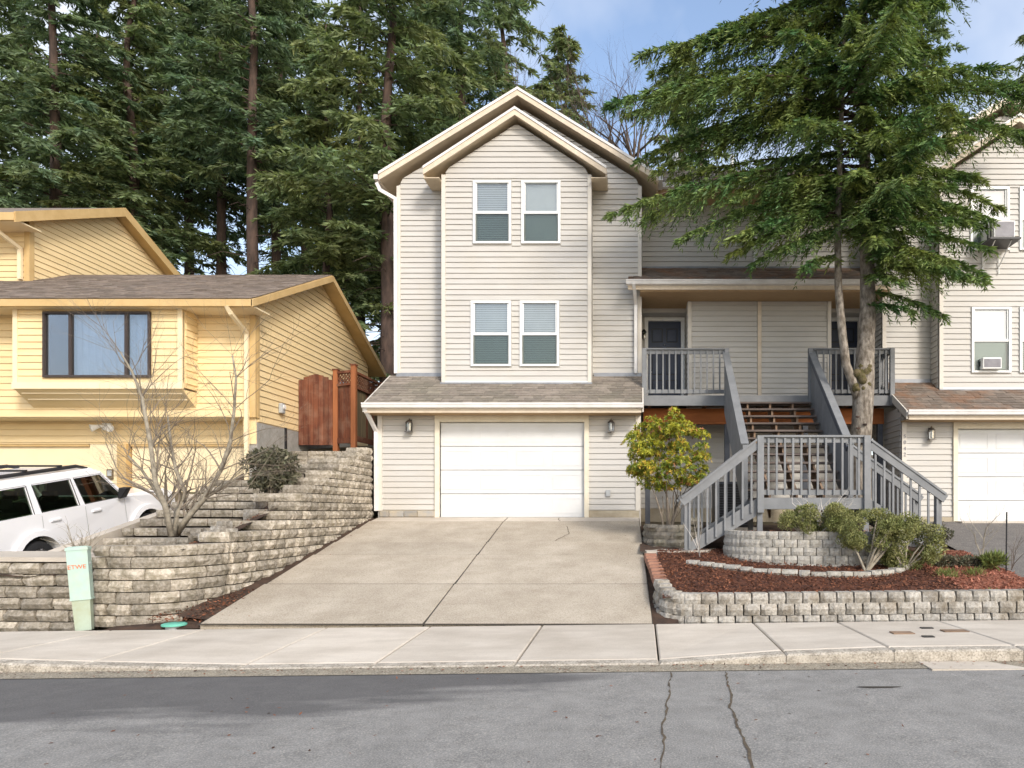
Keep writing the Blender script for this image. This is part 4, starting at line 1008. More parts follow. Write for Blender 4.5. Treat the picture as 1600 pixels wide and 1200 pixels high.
# two short flights down to the garden, left and right
def flight(sg):
    x_top = LX0 if sg < 0 else LX1; n = 5; zb = 1.0 if sg < 0 else 1.06
    rise_ = (LZ - zb) / n; run_ = .255
    xe = x_top + sg * run_ * (n - .3)
    for k in range(1, n):
        xa = x_top + sg * run_ * (k - 1); zt = LZ - rise_ * k
        for j in range(2):
            a = xa + sg * (.0 + .128 * j); b = a + sg * .122
            board(min(a, b), max(a, b), LY0 + .05, LY1 - .05, zt - .038, zt, 'tread', 'grey_paint')
        board(*sorted((xa + sg * .0, xa - sg * .018)), LY0 + .05, LY1 - .05, zt, zt + rise_ - .04, 'riser', 'grey_paint')
    for y in (LY0 + .02, LY1 - .02):
        z0, z1 = LZ - .02, zb + .10
        MB().prism([(x_top, z0), (xe, z1), (xe, z1 - .22), (x_top, z0 - .30)], y - .018, y + .018).build('stringer', 'grey_paint', S)
        yr = y - .03 if y < LY0 + .5 else y + .03
        xt = x_top - sg * .0
        top0, top1 = Vector((xt, yr, LZ + .98)), Vector((xe + sg * .10, yr, zb + .88))
        r = MB().bar(top0 + Vector((0, 0, .02)), top1 + Vector((0, 0, .02)), .13, .035).build('railing', 'grey_paint', S)
        MB().bar(top0 + Vector((0, -.03, -.065)), top1 + Vector((0, -.03, -.065)), .035, .14).build('rail', 'grey_paint', r)
        n_b = 8
        for k in range(n_b):
            t_ = (k + .6) / (n_b + .5); c = top0.lerp(top1, t_); zl = LZ + (zb - LZ) * t_ - .20
            MB().bar((c.x, yr - .012, zl + (.0 if t_ < .85 else .12)), (c.x, yr - .012, c.z - .05), .034, .034, (0, 1, 0)).build('baluster', 'grey_paint', r)
        MB().box(xe - .05, xe + .05, yr + .005, yr + .10, zb - .25, zb + .90).build('post', 'grey_paint', r)
flight(-1); flight(1)

# ------------------------------------------------------------------ the yellow house
Yh = thing('yellow_house', 'yellow clapboard house with ochre trim and brown shingle roof', 'house', (-13, 18, 1.3))
YP = .15
YX = -8.75
# front upper wall, set proud of the garage
yw = MB().box(-20, YX, 16.02, 16.5, 3.83, 6.25).build('front_wall', 'yellow', Yh)
clap(yw, 'yellow', front(16.02), 3.98, 6.2, lambda z: (-10.07, YX - .1), YP); clap(yw, 'yellow', front(16.02), 3.98, 6.2, lambda z: (-19, -13.8), YP)
clap(yw, 'yellow', front(16.02), 3.98, 4.1, lambda z: (-13.8, -10.07), YP)
MB().box(-20, YX - .102, 15.972, 16.02, 3.81, 3.965).build('band_board', 'yellow', yw)
MB().box(YX - .1, YX + .03, 15.965, 16.05, 3.80, 6.2).build('corner_board', 'yellow_trim', yw); MB().box(YX - .02, YX + .036, 16.051, 16.14, 3.79, 6.19).build('corner_board', 'yellow_trim', yw)
# projecting window bay
wn = (-13.13, -10.77, 4.61, 6.06)
bay = holed(-13.8, -10.07, 15.52, 15.62, 4.40, 6.2, [wn]); bay.box(-13.8, -13.74, 15.62, 16.02, 4.4, 6.2).box(-10.13, -10.07, 15.62, 16.02, 4.4, 6.2)
yb = bay.build('window_bay', 'yellow', Yh)
clap(yb, 'yellow', front(15.52), 4.50, 6.2, lambda z: (-13.7, -10.17), YP, [(wn[0] - .03, wn[1] + .03, wn[2] - .03, wn[3] + .03)])
clap(yb, 'yellow', faceR(-10.07), 4.50, 6.2, lambda z: (15.60, 16.0), YP)
for a in (-13.8, -10.17): MB().box(a, a + .1, 15.48, 15.54, 4.42, 6.2).build('corner_board', 'yellow_pale', yb)
MB().box(-13.81, -10.06, 15.465, 15.53, 4.36, 4.50).build('sill_board', 'yellow_pale', yb)
MB().prismx([(15.50, 4.36), (16.0, 4.02), (16.0, 4.36)], -13.78, -10.09).build('bay_underside', 'yellow', yb)
for k in range(2): MB().bar((-13.70, 15.60 + k * .16, 4.285 - k * .11), (-10.14, 15.60 + k * .16, 4.275 - k * .11), .012, .03).build('underside_lap', 'yellow_pale', yb)
x0, x1, z0, z1 = wn
w = MB().box(x0, x0 + .05, 15.46, 15.56, z0, z1).box(x1 - .05, x1, 15.46, 15.56, z0, z1).box(x0 + .05, x1 - .05, 15.46, 15.56, z0, z0 + .05).box(x0 + .05, x1 - .05, 15.46, 15.56, z1 - .05, z1).build('window', 'window_brown', yb)
ms = [x0 + .57, x0 + 1.80]
for a in ms: MB().box(a, a + .055, 15.465, 15.555, z0 + .05, z1 - .05).build('mullion', 'window_brown', w)
ed = [x0 + .05, ms[0], ms[0] + .055, ms[1], ms[1] + .055, x1 - .05]
for a, b in ((ed[0], ed[1]), (ed[2], ed[3]), (ed[4], ed[5])): MB().box(a, b, 15.51, 15.515, z0 + .05, z1 - .05).build('pane', 'glass_yellow_house', w)
m = MB(); n = 60; xs = np.linspace(x0 + .50, x1 - .1, n)
for z in (z0, z1): m.v += [(x, 15.66 + .03 * math.sin(i * 1.25) + .012 * math.sin(i * .4), z) for i, x in enumerate(xs)]
m.f = [(i, i + 1, n + i + 1, n + i) for i in range(n - 1)]; m.build('curtain', 'curtain', w, smooth=True)
MB().add([(x0 - .2, 15.9, z0 - .1), (x1 + .2, 15.9, z0 - .1), (x1 + .2, 15.9, z1 + .1), (x0 - .2, 15.9, z1 + .1)], [(0, 1, 2, 3)]).build('room', 'room', w)
# right side wall with its gable
def yz(y): return 6.28 + .466 * (min(y, 38.5 - y) - 15.3)
sw = MB().prismx([(16.05, 3.2), (22.5, 3.2), (22.5, yz(22.5) - .15), (19.25, yz(19.25) - .15), (16.05, yz(16.05) - .15)], YX - .3, YX).build('side_wall', 'yellow', Yh)
def yb_(z):
    if z < yz(16.05) - .2: a = 16.12
    else: a = 15.3 + (z + .2 - 6.28) / .466
    return (max(16.12, a), min(22.6, 38.5 - max(15.3, 15.3 + (z + .2 - 6.28) / .466)))
clap(sw, 'yellow', faceR(YX), 3.72, 7.95, yb_, YP, [(19.95, 20.95, 4.55, 5.55)])
MB().box(YX - .2, YX + .012, 16.07, 22.49, 1.2, 3.70).build('foundation', 'foundation_grey', sw)
MB().box(YX - .05, YX + .05, 17.3, 17.36, 3.0, 3.72).build('pipe', 'black_metal', sw)
wd = MB().box(YX - .02, YX + .03, 19.98, 20.92, 4.58, 5.52).build('window', 'window_brown', sw); MB().box(YX + .028, YX + .034, 20.03, 20.87, 4.63, 5.47).build('pane', 'glass_yellow_house', wd)
# roofs
yr = MB().prismx([(15.3, 6.10), (19.25, 7.94), (23.2, 6.10), (23.2, 6.28), (19.25, 8.12), (15.3, 6.28)], -22, -8.42).build('roof', 'yellow_trim', Yh)
shingles(yr, 'shingle_yellow_house', (-22, 15.27, 6.285), (-8.42, 15.27, 6.285), (-8.42, 19.25, 8.125), (-22, 19.25, 8.125), 41, .14, .3)
MB().add([(-22, 19.25, 8.13), (-8.42, 19.25, 8.13), (-8.42, 23.2, 6.29), (-22, 23.2, 6.29)], [(0, 1, 2, 3)]).build('roof_cover', 'shingle_yellow_house', yr)
MB().box(-22, -8.40, 15.24, 15.30, 6.11, 6.262).build('gutter', 'yellow_trim', yr)
MB().box(-22, -8.42, 15.30, 16.02, 6.12, 6.15).build('soffit', 'yellow_pale', yr)
MB().prismx([(15.24, 6.10), (19.25, 7.95), (19.25, 8.105), (15.24, 6.255)], -8.42, -8.38).build('rake_board', 'yellow_trim', yr)
MB().prismx([(19.25, 7.95), (23.25, 6.09), (23.25, 6.245), (19.25, 8.105)], -8.42, -8.38).build('rake_board', 'yellow_trim', yr)
downspout(Yh, [(-8.95, 15.27, 6.1), (-8.92, 15.35, 5.98), (-8.90, 15.93, 5.70), (-8.90, 15.93, 2.4)], 'yellow_pale', .08, .07)
# upper block behind
def uz(y): return 8.98 + .46 * (min(y, 41.78 - y) - 17.26)
UXs = -15.6
ub = MB().prismx([(18, 6.5), (23.8, 6.5), (23.8, uz(23.8) - .2), (20.89, uz(20.89) - .2), (18, uz(18) - .2)], -24, UXs).build('upper_block', 'yellow', Yh)
def ubb(z):
    a = 18.1 if z < uz(18.1) - .25 else 17.26 + (z + .25 - 8.98) / .46
    lo = max(a, 15.3 + (z - 6.32) / .466) if z < 8.1 else a
    return (max(18.1, a), min(23.7, 41.78 - max(17.26, 17.26 + (z + .25 - 8.98) / .46)))
clap(ub, 'yellow', faceR(UXs), 7.4, 10.4, ubb, YP); clap(ub, 'yellow', front(18), 7.5, 9.0, lambda z: (-20, UXs - .1), YP)
MB().box(UXs - .1, UXs + .03, 17.95, 18.1, 7.45, 9.1).build('corner_board', 'yellow_trim', ub)
ur = MB().prismx([(17.26, 8.80), (20.89, 10.47), (24.5, 8.80), (24.5, 8.98), (20.89, 10.65), (17.26, 8.98)], -24, -15.3).build('upper_roof', 'yellow_trim', Yh)
MB().add([(-24, 17.24, 8.99), (-15.3, 17.24, 8.99), (-15.3, 20.89, 10.67), (-24, 20.89, 10.67)], [(0, 1, 2, 3)]).build('roof_cover', 'shingle_yellow_house', ur)
MB().prismx([(17.2, 8.74), (20.89, 10.42), (20.89, 10.68), (17.2, 9.0)], -15.3, -15.26).build('rake_board', 'yellow_trim', ur); MB().prismx([(20.89, 10.42), (24.6, 8.72), (24.6, 8.98), (20.89, 10.68)], -15.3, -15.26).build('rake_board', 'yellow_trim', ur)
MB().box(-24, -15.28, 17.18, 17.26, 8.78, 8.97).build('gutter', 'yellow_trim', ur); MB().box(-24, -15.3, 17.27, 18, 8.80, 8.83).build('soffit', 'yellow_pale', ur)
downspout(Yh, [(-16.0, 17.22, 8.8), (-15.98, 17.3, 8.7), (-15.78, 17.92, 8.35), (-15.78, 17.92, 7.6)], 'yellow_pale', .09, .08)
# garage recess
gwall = MB().box(-20, -9.0, 16.62, 16.9, 3.26, 3.85).build('garage_header', 'yellow', Yh)
clap(gwall, 'yellow', front(16.62), 3.30, 3.84, lambda z: (-19, -9.0), YP)
MB().box(-20, -8.76, 16.03, 16.62, 3.79, 3.826).build('overhang_soffit', 'yellow_pale', yw)
MB().box(-12.30, -12.08, 16.55, 16.9, 1.1, 3.26).build('garage_post', 'yellow_trim', gwall); MB().box(-13.0, -12.30, 16.64, 16.9, 1.1, 3.26).build('garage_pier', 'yellow_pale', gwall)
MB().box(-9.25, YX - .01, 16.55, 16.9, 1.1, 3.26).build('garage_pier', 'yellow_pale', gwall)
for a, b in ((-17.5, -13.02), (-12.06, -9.27)):
    d = MB().box(a, b, 16.72, 16.78, 1.2, 3.26).build('garage_door', 'yellow_pale', Yh)
    for k in range(4): MB().box(a + .02, b - .02, 16.70, 16.722, 1.24 + k * .505, 1.735 + k * .505).build('door_panel', 'yellow_pale', d)
    MB().box(a, b, 16.64, 16.70, 3.20, 3.27).build('door_frame', 'yellow_trim', d)
t = thing('flood_light', 'white twin floodlight under the yellow house overhang', 'floodlight', (-12.55, 16.58, 3.65))
MB().box(-12.66, -12.44, 16.56, 16.60, 3.58, 3.74).build('mount', 'white_vinyl', t)
for s_ in (-1, 1): MB().tube([(-12.55 + s_ * .05, 16.55, 3.68), (-12.55 + s_ * .12, 16.46, 3.65), (-12.55 + s_ * .22, 16.36, 3.60)], [.03, .045, .09], 10).build('lamp_head', 'white_vinyl', t)
t = thing('keypad', 'small brown keypad beside the ochre garage post', 'keypad', (-12.5, 16.62, 2.5))
MB().box(-12.58, -12.44, 16.60, 16.64, 2.42, 2.66).build('case', 'cedar_grey', t); MB().box(-12.56, -12.46, 16.595, 16.602, 2.50, 2.63).build('cover', 'grey_box', t)
t = thing('meter_box', 'grey electric meter on the yellow side wall left of the gate', 'meter box', (YX + .05, 16.95, 4.1))
MB().box(YX + .026, YX + .12, 16.98, 17.15, 4.04, 4.28).build('case', 'grey_box', t, bevel=.02); MB().tube([(YX + .12, 17.065, 4.19), (YX + .15, 17.065, 4.19)], .055, 12).build('dial', 'gutter', t)

# ------------------------------------------------------------------ cedar gate and fence
G = thing('garden_gate', 'arched reddish cedar gate of vertical boards beside the yellow house', 'gate', (-8.3, 18, 3.3))
for k in range(7):
    a = -8.72 + k * .128; tcs = (k - 3) / 3.5; zt = 5.17 - .14 * tcs * tcs * 1.3
    MB().hexa([(a, 17.98, 3.36), (a + .122, 17.98, 3.36), (a + .122, 18.0, 3.36), (a, 18.0, 3.36)], [(a, 17.98, zt - .02 * (k < 3)), (a + .122, 17.98, zt - .02 * (k > 3)), (a + .122, 18.0, zt - .02 * (k > 3)), (a, 18.0, zt - .02 * (k < 3))]).build('board', 'cedar', G)
for z in (3.6, 4.8): MB().box(-8.7, -7.84, 18.0, 18.04, z, z + .1).build('cross_rail', 'cedar', G)
FN = thing('cedar_fence', 'orange posted cedar fence with lattice top right of the arched gate', 'fence', (-7.4, 18, 3.3))
for (x, y, zt) in ((-7.76, 17.98, 5.26), (-7.20, 17.72, 5.33), (-7.20, 19.55, 5.2), (-7.2, 21.4, 5.1)):
    ps = MB().box(x - .06, x + .06, y - .06, y + .06, 3.0, zt).build('post', 'cedar_orange', FN); MB().box(x - .075, x + .075, y - .075, y + .075, zt, zt + .035).build('cap', 'cedar', ps)
def fence_panel(p, q, z0, z1, zl, mats, n):
    p, q = Vector((*p, 0)), Vector((*q, 0)); d = q - p; nrm = Vector((d.y, -d.x, 0)).normalized()
    for k in range(n):
        a, b = p + d * (k / n), p + d * ((k + .94) / n)
        MB().hexa([a + Vector((0, 0, z0)), b + Vector((0, 0, z0)), b - nrm * .02 + Vector((0, 0, z0)), a - nrm * .02 + Vector((0, 0, z0))], [a + Vector((0, 0, z1)), b + Vector((0, 0, z1)), b - nrm * .02 + Vector((0, 0, z1)), a - nrm * .02 + Vector((0, 0, z1))]).build('board', random.choice(mats), FN)
    for z in (z1, zl): MB().bar(p + Vector((0, 0, z)) + nrm * .02, q + Vector((0, 0, z)) + nrm * .02, .05, .06).build('rail', 'cedar', FN)
    MB().bar(p + Vector((0, 0, z0 + .06)) + nrm * .02, q + Vector((0, 0, z0 + .06)) + nrm * .02, .04, .14).build('rail', 'cedar', FN)
    L = d.length; h = zl - z1; u = -h; st = .10
    while u < L:
        for s_ in (0, 1):
            u0, u1 = u, u + h; za, zb = (z1, zl) if s_ == 0 else (zl, z1)
            c0, c1 = max(0, u0), min(L, u1)
            if c1 - c0 > .03:
                g = lambda uu: za + (zb - za) * (uu - u0) / (u1 - u0)
                MB().bar(p + d * (c0 / L) + nrm * (.004 + .010 * s_) + Vector((0, 0, g(c0))), p + d * (c1 / L) + nrm * (.004 + .010 * s_) + Vector((0, 0, g(c1))), .008, .03).build('lattice_slat', 'cedar', FN)
        u += st
fence_panel((-7.70, 17.96), (-7.26, 17.76), 3.4, 4.88, 5.2, ['cedar'], 4)
fence_panel((-7.20, 17.78), (-7.20, 19.5), 3.45, 4.80, 5.18, ['cedar_grey', 'cedar_grey', 'cedar'], 12)
fence_panel((-7.20, 19.6), (-7.20, 21.36), 3.45, 4.75, 5.05, ['cedar_grey', 'cedar'], 12)

# ------------------------------------------------------------------ utility post, valve lid
U = thing('utility_post', 'leaning pale mint green utility post with orange writing at the sidewalk edge', 'utility post', (-7.20, 9.13, .12))
def ring(w, d, z): return [(-w, -d, z), (w, -d, z), (w, d, z), (-w, d, z)]
m = MB().hexa(ring(.085, .06, 0), ring(.098, .066, .42)); lower = m.build('lower_sleeve', 'mint_low', U)
m = MB().hexa(ring(.108, .074, .40), ring(.112, .078, 1.04)); upper = m.build('body', 'mint', U)
cap = MB().hexa(ring(.121, .086, 1.04), ring(.119, .084, 1.075)).hexa(ring(.119, .084, 1.075), ring(.08, .055, 1.09)).build('cap', 'mint', U)
lip = MB().hexa(ring(.114, .080, .395), ring(.114, .080, .415)).build('lip', 'mint', U)
lt = MB().lathe([(0, -.02), (.018, -.015), (.018, .0), (0, .01)], (.112, 0, .86), 8, 'x').build('lock', 'grey_box', U)
tw = put('writing', text_mesh('ETWE', .075, .001, 'orange_ink')); tw.parent = U; tw.location = (-.01, -.079, .80); tw.rotation_euler = (R(90), 0, 0)
for o in (lower, upper, cap, lip, lt): o.location = (0, 0, 0)
U.rotation_euler = (R(-1), R(-4.0), R(24))
V = thing('valve_lid', 'round green valve lid on the ground at the foot of the left wall', 'valve lid', (-6.02, 9.10, .15))
MB().lathe([(0, -.05), (.10, -.05), (.10, .03)], (-6.02, 9.10, .15), 20).build('collar', 'grey_box', V); MB().lathe([(.13, .03), (.145, .035), (.145, .055), (.12, .065), (0, .068)], (-6.02, 9.10, .15), 24).build('lid', 'lid_green', V)
# ------------------------------------------------------------------ the white SUV (local: x forward, y left, z up)
CAR = thing('parked_suv', 'white boxy SUV with black roof rails parked on the yellow house driveway', 'car', (-11.42, 13.72, .645))
def cpart(mb, name, mat, par=None, **k):
    o = mb.build(name, mat, None, **k); o.parent = par or CAR; o.location = (0, 0, 0); return o
def arch(cx, r, n=12): return [(cx - r * math.cos(math.pi * i / n), .40 + r * .98 * math.sin(math.pi * i / n) + .0) for i in range(n + 1)]
WB = 1.39
outl = [(-2.36, .46)] + arch(-WB, .47) + arch(WB, .47) + [(2.26, .48), (2.34, .60), (2.34, 1.0), (2.28, 1.11), (1.0, 1.18), (.90, 1.19), (-2.34, 1.22)]
def side_panel(yo, yi):
    m = MB(); n = len(outl)
    m.v = [(x, yo - (.03 if z > 1.0 else 0) * (1 if yo > 0 else -1), z) for x, z in outl] + [(x, yi, z) for x, z in outl]
    m.f = [tuple(range(n)), tuple(range(2 * n - 1, n - 1, -1))] + [(i, i + n, (i + 1) % n + n, (i + 1) % n) for i in range(n)]; return m
body = cpart(side_panel(-.94, -.78), 'body', 'car_white'); cpart(side_panel(.94, .78), 'side_panel', 'car_white')
cpart(MB().box(-2.36, -2.28, -.78, .78, .46, 1.22), 'tailgate', 'car_white'); cpart(MB().box(2.22, 2.32, -.78, .78, .50, 1.02), 'front_fascia', 'car_white')
cpart(MB().hexa([(.9, -.80, 1.10), (2.30, -.80, 1.02), (2.30, .80, 1.02), (.9, .80, 1.10)], [(.9, -.80, 1.21), (2.29, -.78, 1.15), (2.29, .78, 1.15), (.9, .80, 1.21)]), 'hood', 'car_white', bevel=.03)
cpart(MB().box(-2.3, 2.2, -.78, .78, .36, .48), 'underbody', 'black_plastic')
cpart(MB().box(2.30, 2.36, -.55, .55, .66, .96), 'grille', 'black_plastic')
for s_ in (-1, 1): cpart(MB().box(2.12, 2.335, s_ * .76 - .15, s_ * .76 + .15, .76, .96), 'headlight', 'rim', bevel=.03)
cpart(MB().box(2.25, 2.46, -.9, .9, .46, .66), 'bumper', 'black_plastic', bevel=.04)
def gside(s_):   # greenhouse side: pillars and rail around the three windows; inclined inwards
    yb, yt = .90, .76
    P3 = lambda x, z: (x, s_ * (yb + (yt - yb) * (z - 1.19) / .60), z)
    m = MB()
    def panel(pts, th=.05):
        o = [Vector(P3(*p)) for p in pts]; i = [v + Vector((0, -s_ * th, 0)) for v in o]; n = len(pts)
        m.add(o + i, [tuple(range(n)), tuple(range(2 * n - 1, n - 1, -1))] + [(a, a + n, (a + 1) % n + n, (a + 1) % n) for a in range(n)])
    panel([(-2.34, 1.19), (-2.22, 1.19), (-2.16, 1.70), (-2.24, 1.80)])                      # D pillar
    panel([(-1.30, 1.19), (-1.12, 1.19), (-1.12, 1.70), (-1.26, 1.70)])                      # C pillar
    panel([(-.30, 1.19), (-.15, 1.19), (-.20, 1.70), (-.30, 1.70)])                          # B pillar
    panel([(-2.24, 1.695), (.52, 1.695), (.40, 1.80), (-2.24, 1.80)])                        # roof rail
    panel([(.84, 1.19), (.96, 1.19), (.48, 1.76), (.44, 1.695)])                             # A pillar
    g = cpart(m, 'greenhouse', 'car_white')
    for pts in ([(-2.23, 1.19), (-1.29, 1.19), (-1.25, 1.70), (-2.17, 1.70)], [(-1.13, 1.19), (-.29, 1.19), (-.29, 1.70), (-1.13, 1.70)], [(-.16, 1.19), (.85, 1.19), (.45, 1.70), (-.21, 1.70)]):
        q = [Vector(P3(*p)) + Vector((0, -s_ * .02, 0)) for p in pts]
        cpart(MB().add(q, [(0, 1, 2, 3)]), 'window', 'car_glass', g)
        f = MB()
        for a, b in zip(q, q[1:] + q[:1]): f.bar(a + Vector((0, s_ * .012, 0)), b + Vector((0, s_ * .012, 0)), .012, .03)
        cpart(f, 'window_seal', 'black_plastic', g)
gside(-1); gside(1)
rf = MB().hexa([(-2.26, -.75, 1.77), (.46, -.75, 1.77), (.46, .75, 1.77), (-2.26, .75, 1.77)], [(-2.20, -.68, 1.85), (.36, -.68, 1.84), (.36, .68, 1.84), (-2.20, .68, 1.85)])
cpart(rf, 'roof', 'car_white', bevel=.03)
cpart(MB().add([(.90, -.80, 1.20), (.90, .80, 1.20), (.45, .72, 1.78), (.45, -.72, 1.78)], [(0, 1, 2, 3)]), 'windshield', 'car_glass')
cpart(MB().add([(-2.34, -.8, 1.22), (-2.34, .8, 1.22), (-2.24, .72, 1.78), (-2.24, -.72, 1.78)], [(0, 1, 2, 3)]), 'rear_window', 'car_glass')
for s_ in (-1, 1):
    cpart(MB().tube([(-2.1, s_ * .66, 1.83), (-2.0, s_ * .66, 1.90), (.05, s_ * .66, 1.90), (.30, s_ * .66, 1.84)], [.03, .035, .035, .02], 8), 'roof_rail', 'black_plastic')
    cpart(MB().hexa([(.62, s_ * .93, 1.18), (.80, s_ * .93, 1.18), (.80, s_ * 1.00, 1.18), (.62, s_ * 1.00, 1.18)], [(.62, s_ * .98, 1.40), (.78, s_ * .98, 1.40), (.76, s_ * 1.16, 1.40), (.62, s_ * 1.16, 1.40)]), 'door_mirror', 'black_plastic', bevel=.02)
    for a in (-1.02, -.05): cpart(MB().box(a, a + .22, s_ * .93 - .025, s_ * .93 + .025, 1.02, 1.065), 'door_handle', 'car_white', bevel=.01)
    for x in (-.22, .80, -1.2):
        cpart(MB().box(x, x + .008, s_ * .942 - .001, s_ * .942 + .001, .52 if x > -1 else .95, 1.17), 'door_seam', 'grey_box')
    cpart(MB().box(-.88, .88, s_ * .95 - .02, s_ * .95 + .02, .44, .58), 'rocker_trim', 'car_white', bevel=.015)
    for cx in (-WB, WB):
        m = MB(); n = 14
        for i in range(n):
            a0, a1 = math.pi * i / n, math.pi * (i + 1) / n
            q = lambda a, r, y: (cx - r * math.cos(a), s_ * y, .40 + r * .98 * math.sin(a))
            m.hexa([q(a0, .45, .90), q(a0, .57, .90), q(a1, .57, .90), q(a1, .45, .90)], [q(a0, .45, 1.0), q(a0, .55, .985), q(a1, .55, .985), q(a1, .45, 1.0)])
        cpart(m, 'wheel_flare', 'car_white')
        wv = cpart(MB().lathe([(.24, -.12), (.35, -.12), (.38, -.09), (.385, 0), (.38, .09), (.35, .12), (.24, .12)], (0, 0, 0), 28, 'x', False), 'wheel', 'tyre', smooth=True)
        wv.rotation_euler = (0, 0, R(90)); wv.location = (cx, s_ * .84, .37)
        rm = cpart(MB().lathe([(.0, -.04), (.24, -.06), (.245, -.11), (.255, -.11), (.255, .11), (.245, .11), (.24, .06), (.0, .04)], (0, 0, 0), 24, 'x'), 'rim', 'rim', wv)
        for k in range(5):
            a = k * 1.2566; cpart(MB().bar((s_ * .08, .05 * math.cos(a), .05 * math.sin(a)), (s_ * .10, .23 * math.cos(a), .23 * math.sin(a)), .05, .03, (1, 0, 0)), 'spoke', 'rim', wv)
        cpart(MB().box(cx - .50, cx + .50, s_ * .55 - .02, s_ * .55 + .02, .4, .95), 'wheel_well', 'black_plastic')
for x in (-.35, .0) : pass
for x, y in ((.05, -.38), (.05, .38), (-.95, -.4), (-.95, .4)):
    st = cpart(MB().hexa([(x - .25, y - .24, .5), (x + .15, y - .24, .5), (x + .15, y + .24, .5), (x - .25, y + .24, .5)], [(x - .38, y - .22, 1.25), (x - .26, y - .22, 1.25), (x - .26, y + .22, 1.25), (x - .38, y + .22, 1.25)]), 'seat', 'seat', bevel=.04)
    cpart(MB().box(x - .40, x - .30, y - .13, y + .13, 1.29, 1.48), 'headrest', 'seat', st, bevel=.03)
cpart(MB().box(.55, .95, -.75, .75, .9, 1.17), 'dashboard', 'seat')
sw_ = MB().tube([(.50 + .05 * math.cos(a), .38 + .18 * math.sin(a), 1.12 + .17 * math.cos(a)) for a in np.linspace(0, 6.2832, 17)], .015, 6, False); cpart(sw_, 'steering_wheel', 'seat')
cpart(MB().bar((-1.1, -.70, 1.95), (-1.1, .70, 1.95), .06, .03), 'cross_bar', 'black_plastic'); cpart(MB().bar((-.35, -.70, 1.95), (-.35, .70, 1.95), .06, .03), 'cross_bar', 'black_plastic')
CAR.rotation_euler = (0, R(-math.degrees(math.atan(.175))), 0)
CAR.rotation_mode = 'ZYX'
CAR.rotation_euler = (0, 0, 0)
CAR.rotation_mode = 'QUATERNION'
CAR.rotation_quaternion = (Matrix.Rotation(R(90), 3, 'Z') @ Matrix.Rotation(-math.atan(.18), 3, 'Y')).to_quaternion()

# ------------------------------------------------------------------ conifers
def unitv(a): return a / (np.linalg.norm(a, axis=-1, keepdims=True) + 1e-9)
def fir_crown(seed, branches, ds=.24, l2=(.25, 1.0), n3=8, s3=.30, w3=.045, droop=.28, hang=.35, flat=.55, jit=.25):
    """branches: list of (base xyz, azimuth, length, lift); returns foliage verts/quads and limb MB"""
    rg = np.random.default_rng(seed); V, limb = [], MB()
    P3, D3, S3 = [], [], []
    for (b, az, L, lift) in branches:
        b = np.array(b, float); hd = np.array([math.cos(az), math.sin(az), 0]); sd0 = np.array([-hd[1], hd[0], 0])
        def pos(t): return b + np.outer(t * L, hd) + np.outer(lift * L * t - droop * L * t ** 2.0, [0, 0, 1.0])
        wob = rg.uniform(-.12, .12)
        tt = np.linspace(0, 1, 7); pp = pos(tt) + np.outer(np.sin(tt * 3) * wob * L * .5, sd0)
        limb.tube(pp, list(np.linspace(max(.012, .011 * L), .004, 7)), 4, False)
        ns = max(4, int(L * .88 / ds)); t = np.linspace(.12, 1, ns) + rg.uniform(-.02, .02, ns); t = np.clip(t, .05, 1)
        base = pos(t) + np.outer(np.sin(t * 3) * wob * L * .5, sd0)
        tang = unitv(hd[None, :] + np.outer(lift - 2 * droop * t, [0, 0, 1.0]))
        for side in (-1, 1, 0):
            if side == 0:
                k = ns; dirs = tang.copy(); ln = np.full(k, ds * 1.6)
                dirs[-1] = tang[-1]
            else:
                ang = rg.uniform(.7, 1.15, ns)
                dirs = tang * np.cos(ang)[:, None] + sd0[None, :] * (side * np.sin(ang))[:, None]
                dirs[:, 2] -= rg.uniform(.0, hang, ns); dirs += rg.normal(0, .10, dirs.shape); dirs = unitv(dirs)
                ln = np.clip((1.05 - t) * L * .55, l2[0], l2[1]) * np.clip(t * 3.2, .35, 1) * rg.uniform(.6, 1.15, ns)
            u = (np.arange(n3) + .5) / n3
            pts = base[:, None, :] + dirs[:, None, :] * (ln[:, None] * u[None, :])[:, :, None]
            pts[:, :, 2] -= (ln[:, None] * u[None, :] ** 2) * hang * .5
            perp = np.cross(dirs, [0, 0, 1.0]); perp = unitv(perp)
            for s3d in (-1, 1):
                a = rg.uniform(.35, .85, (len(base), n3))
                dd = dirs[:, None, :] * np.cos(a)[:, :, None] + perp[:, None, :] * (s3d * np.sin(a))[:, :, None]
                dd = dd + rg.normal(0, jit, dd.shape); dd[:, :, 2] -= .12
                P3.append(pts.reshape(-1, 3)); D3.append(dd.reshape(-1, 3)); S3.append((s3 * rg.uniform(.55, 1.2, (len(base), n3)) * (1.1 - .45 * u[None, :])).reshape(-1))
    p, d, s = np.concatenate(P3), np.concatenate(D3), np.concatenate(S3)
    v, q = diamonds(p, d, s, s * (w3 / s3), rg, flat)
    return v, q, limb
def fir_branches(rg, z0, z1, H, Rm, n, lift=(.05, .3), clip=None):
    out = []
    for k in range(n):
        f = (k + rg.random()) / n; z = z0 + (z1 - z0) * f
        L = Rm * min(1.0, (H - z) / (H * .62)) * rg.uniform(.6, 1.12) * (.55 + .45 * min(1, (z - z0) / (.12 * (z1 - z0)) + .3))
        if L < .3: continue
        out.append(((0, 0, z), rg.uniform(0, 6.2832), L, rg.uniform(*lift)))
    return out
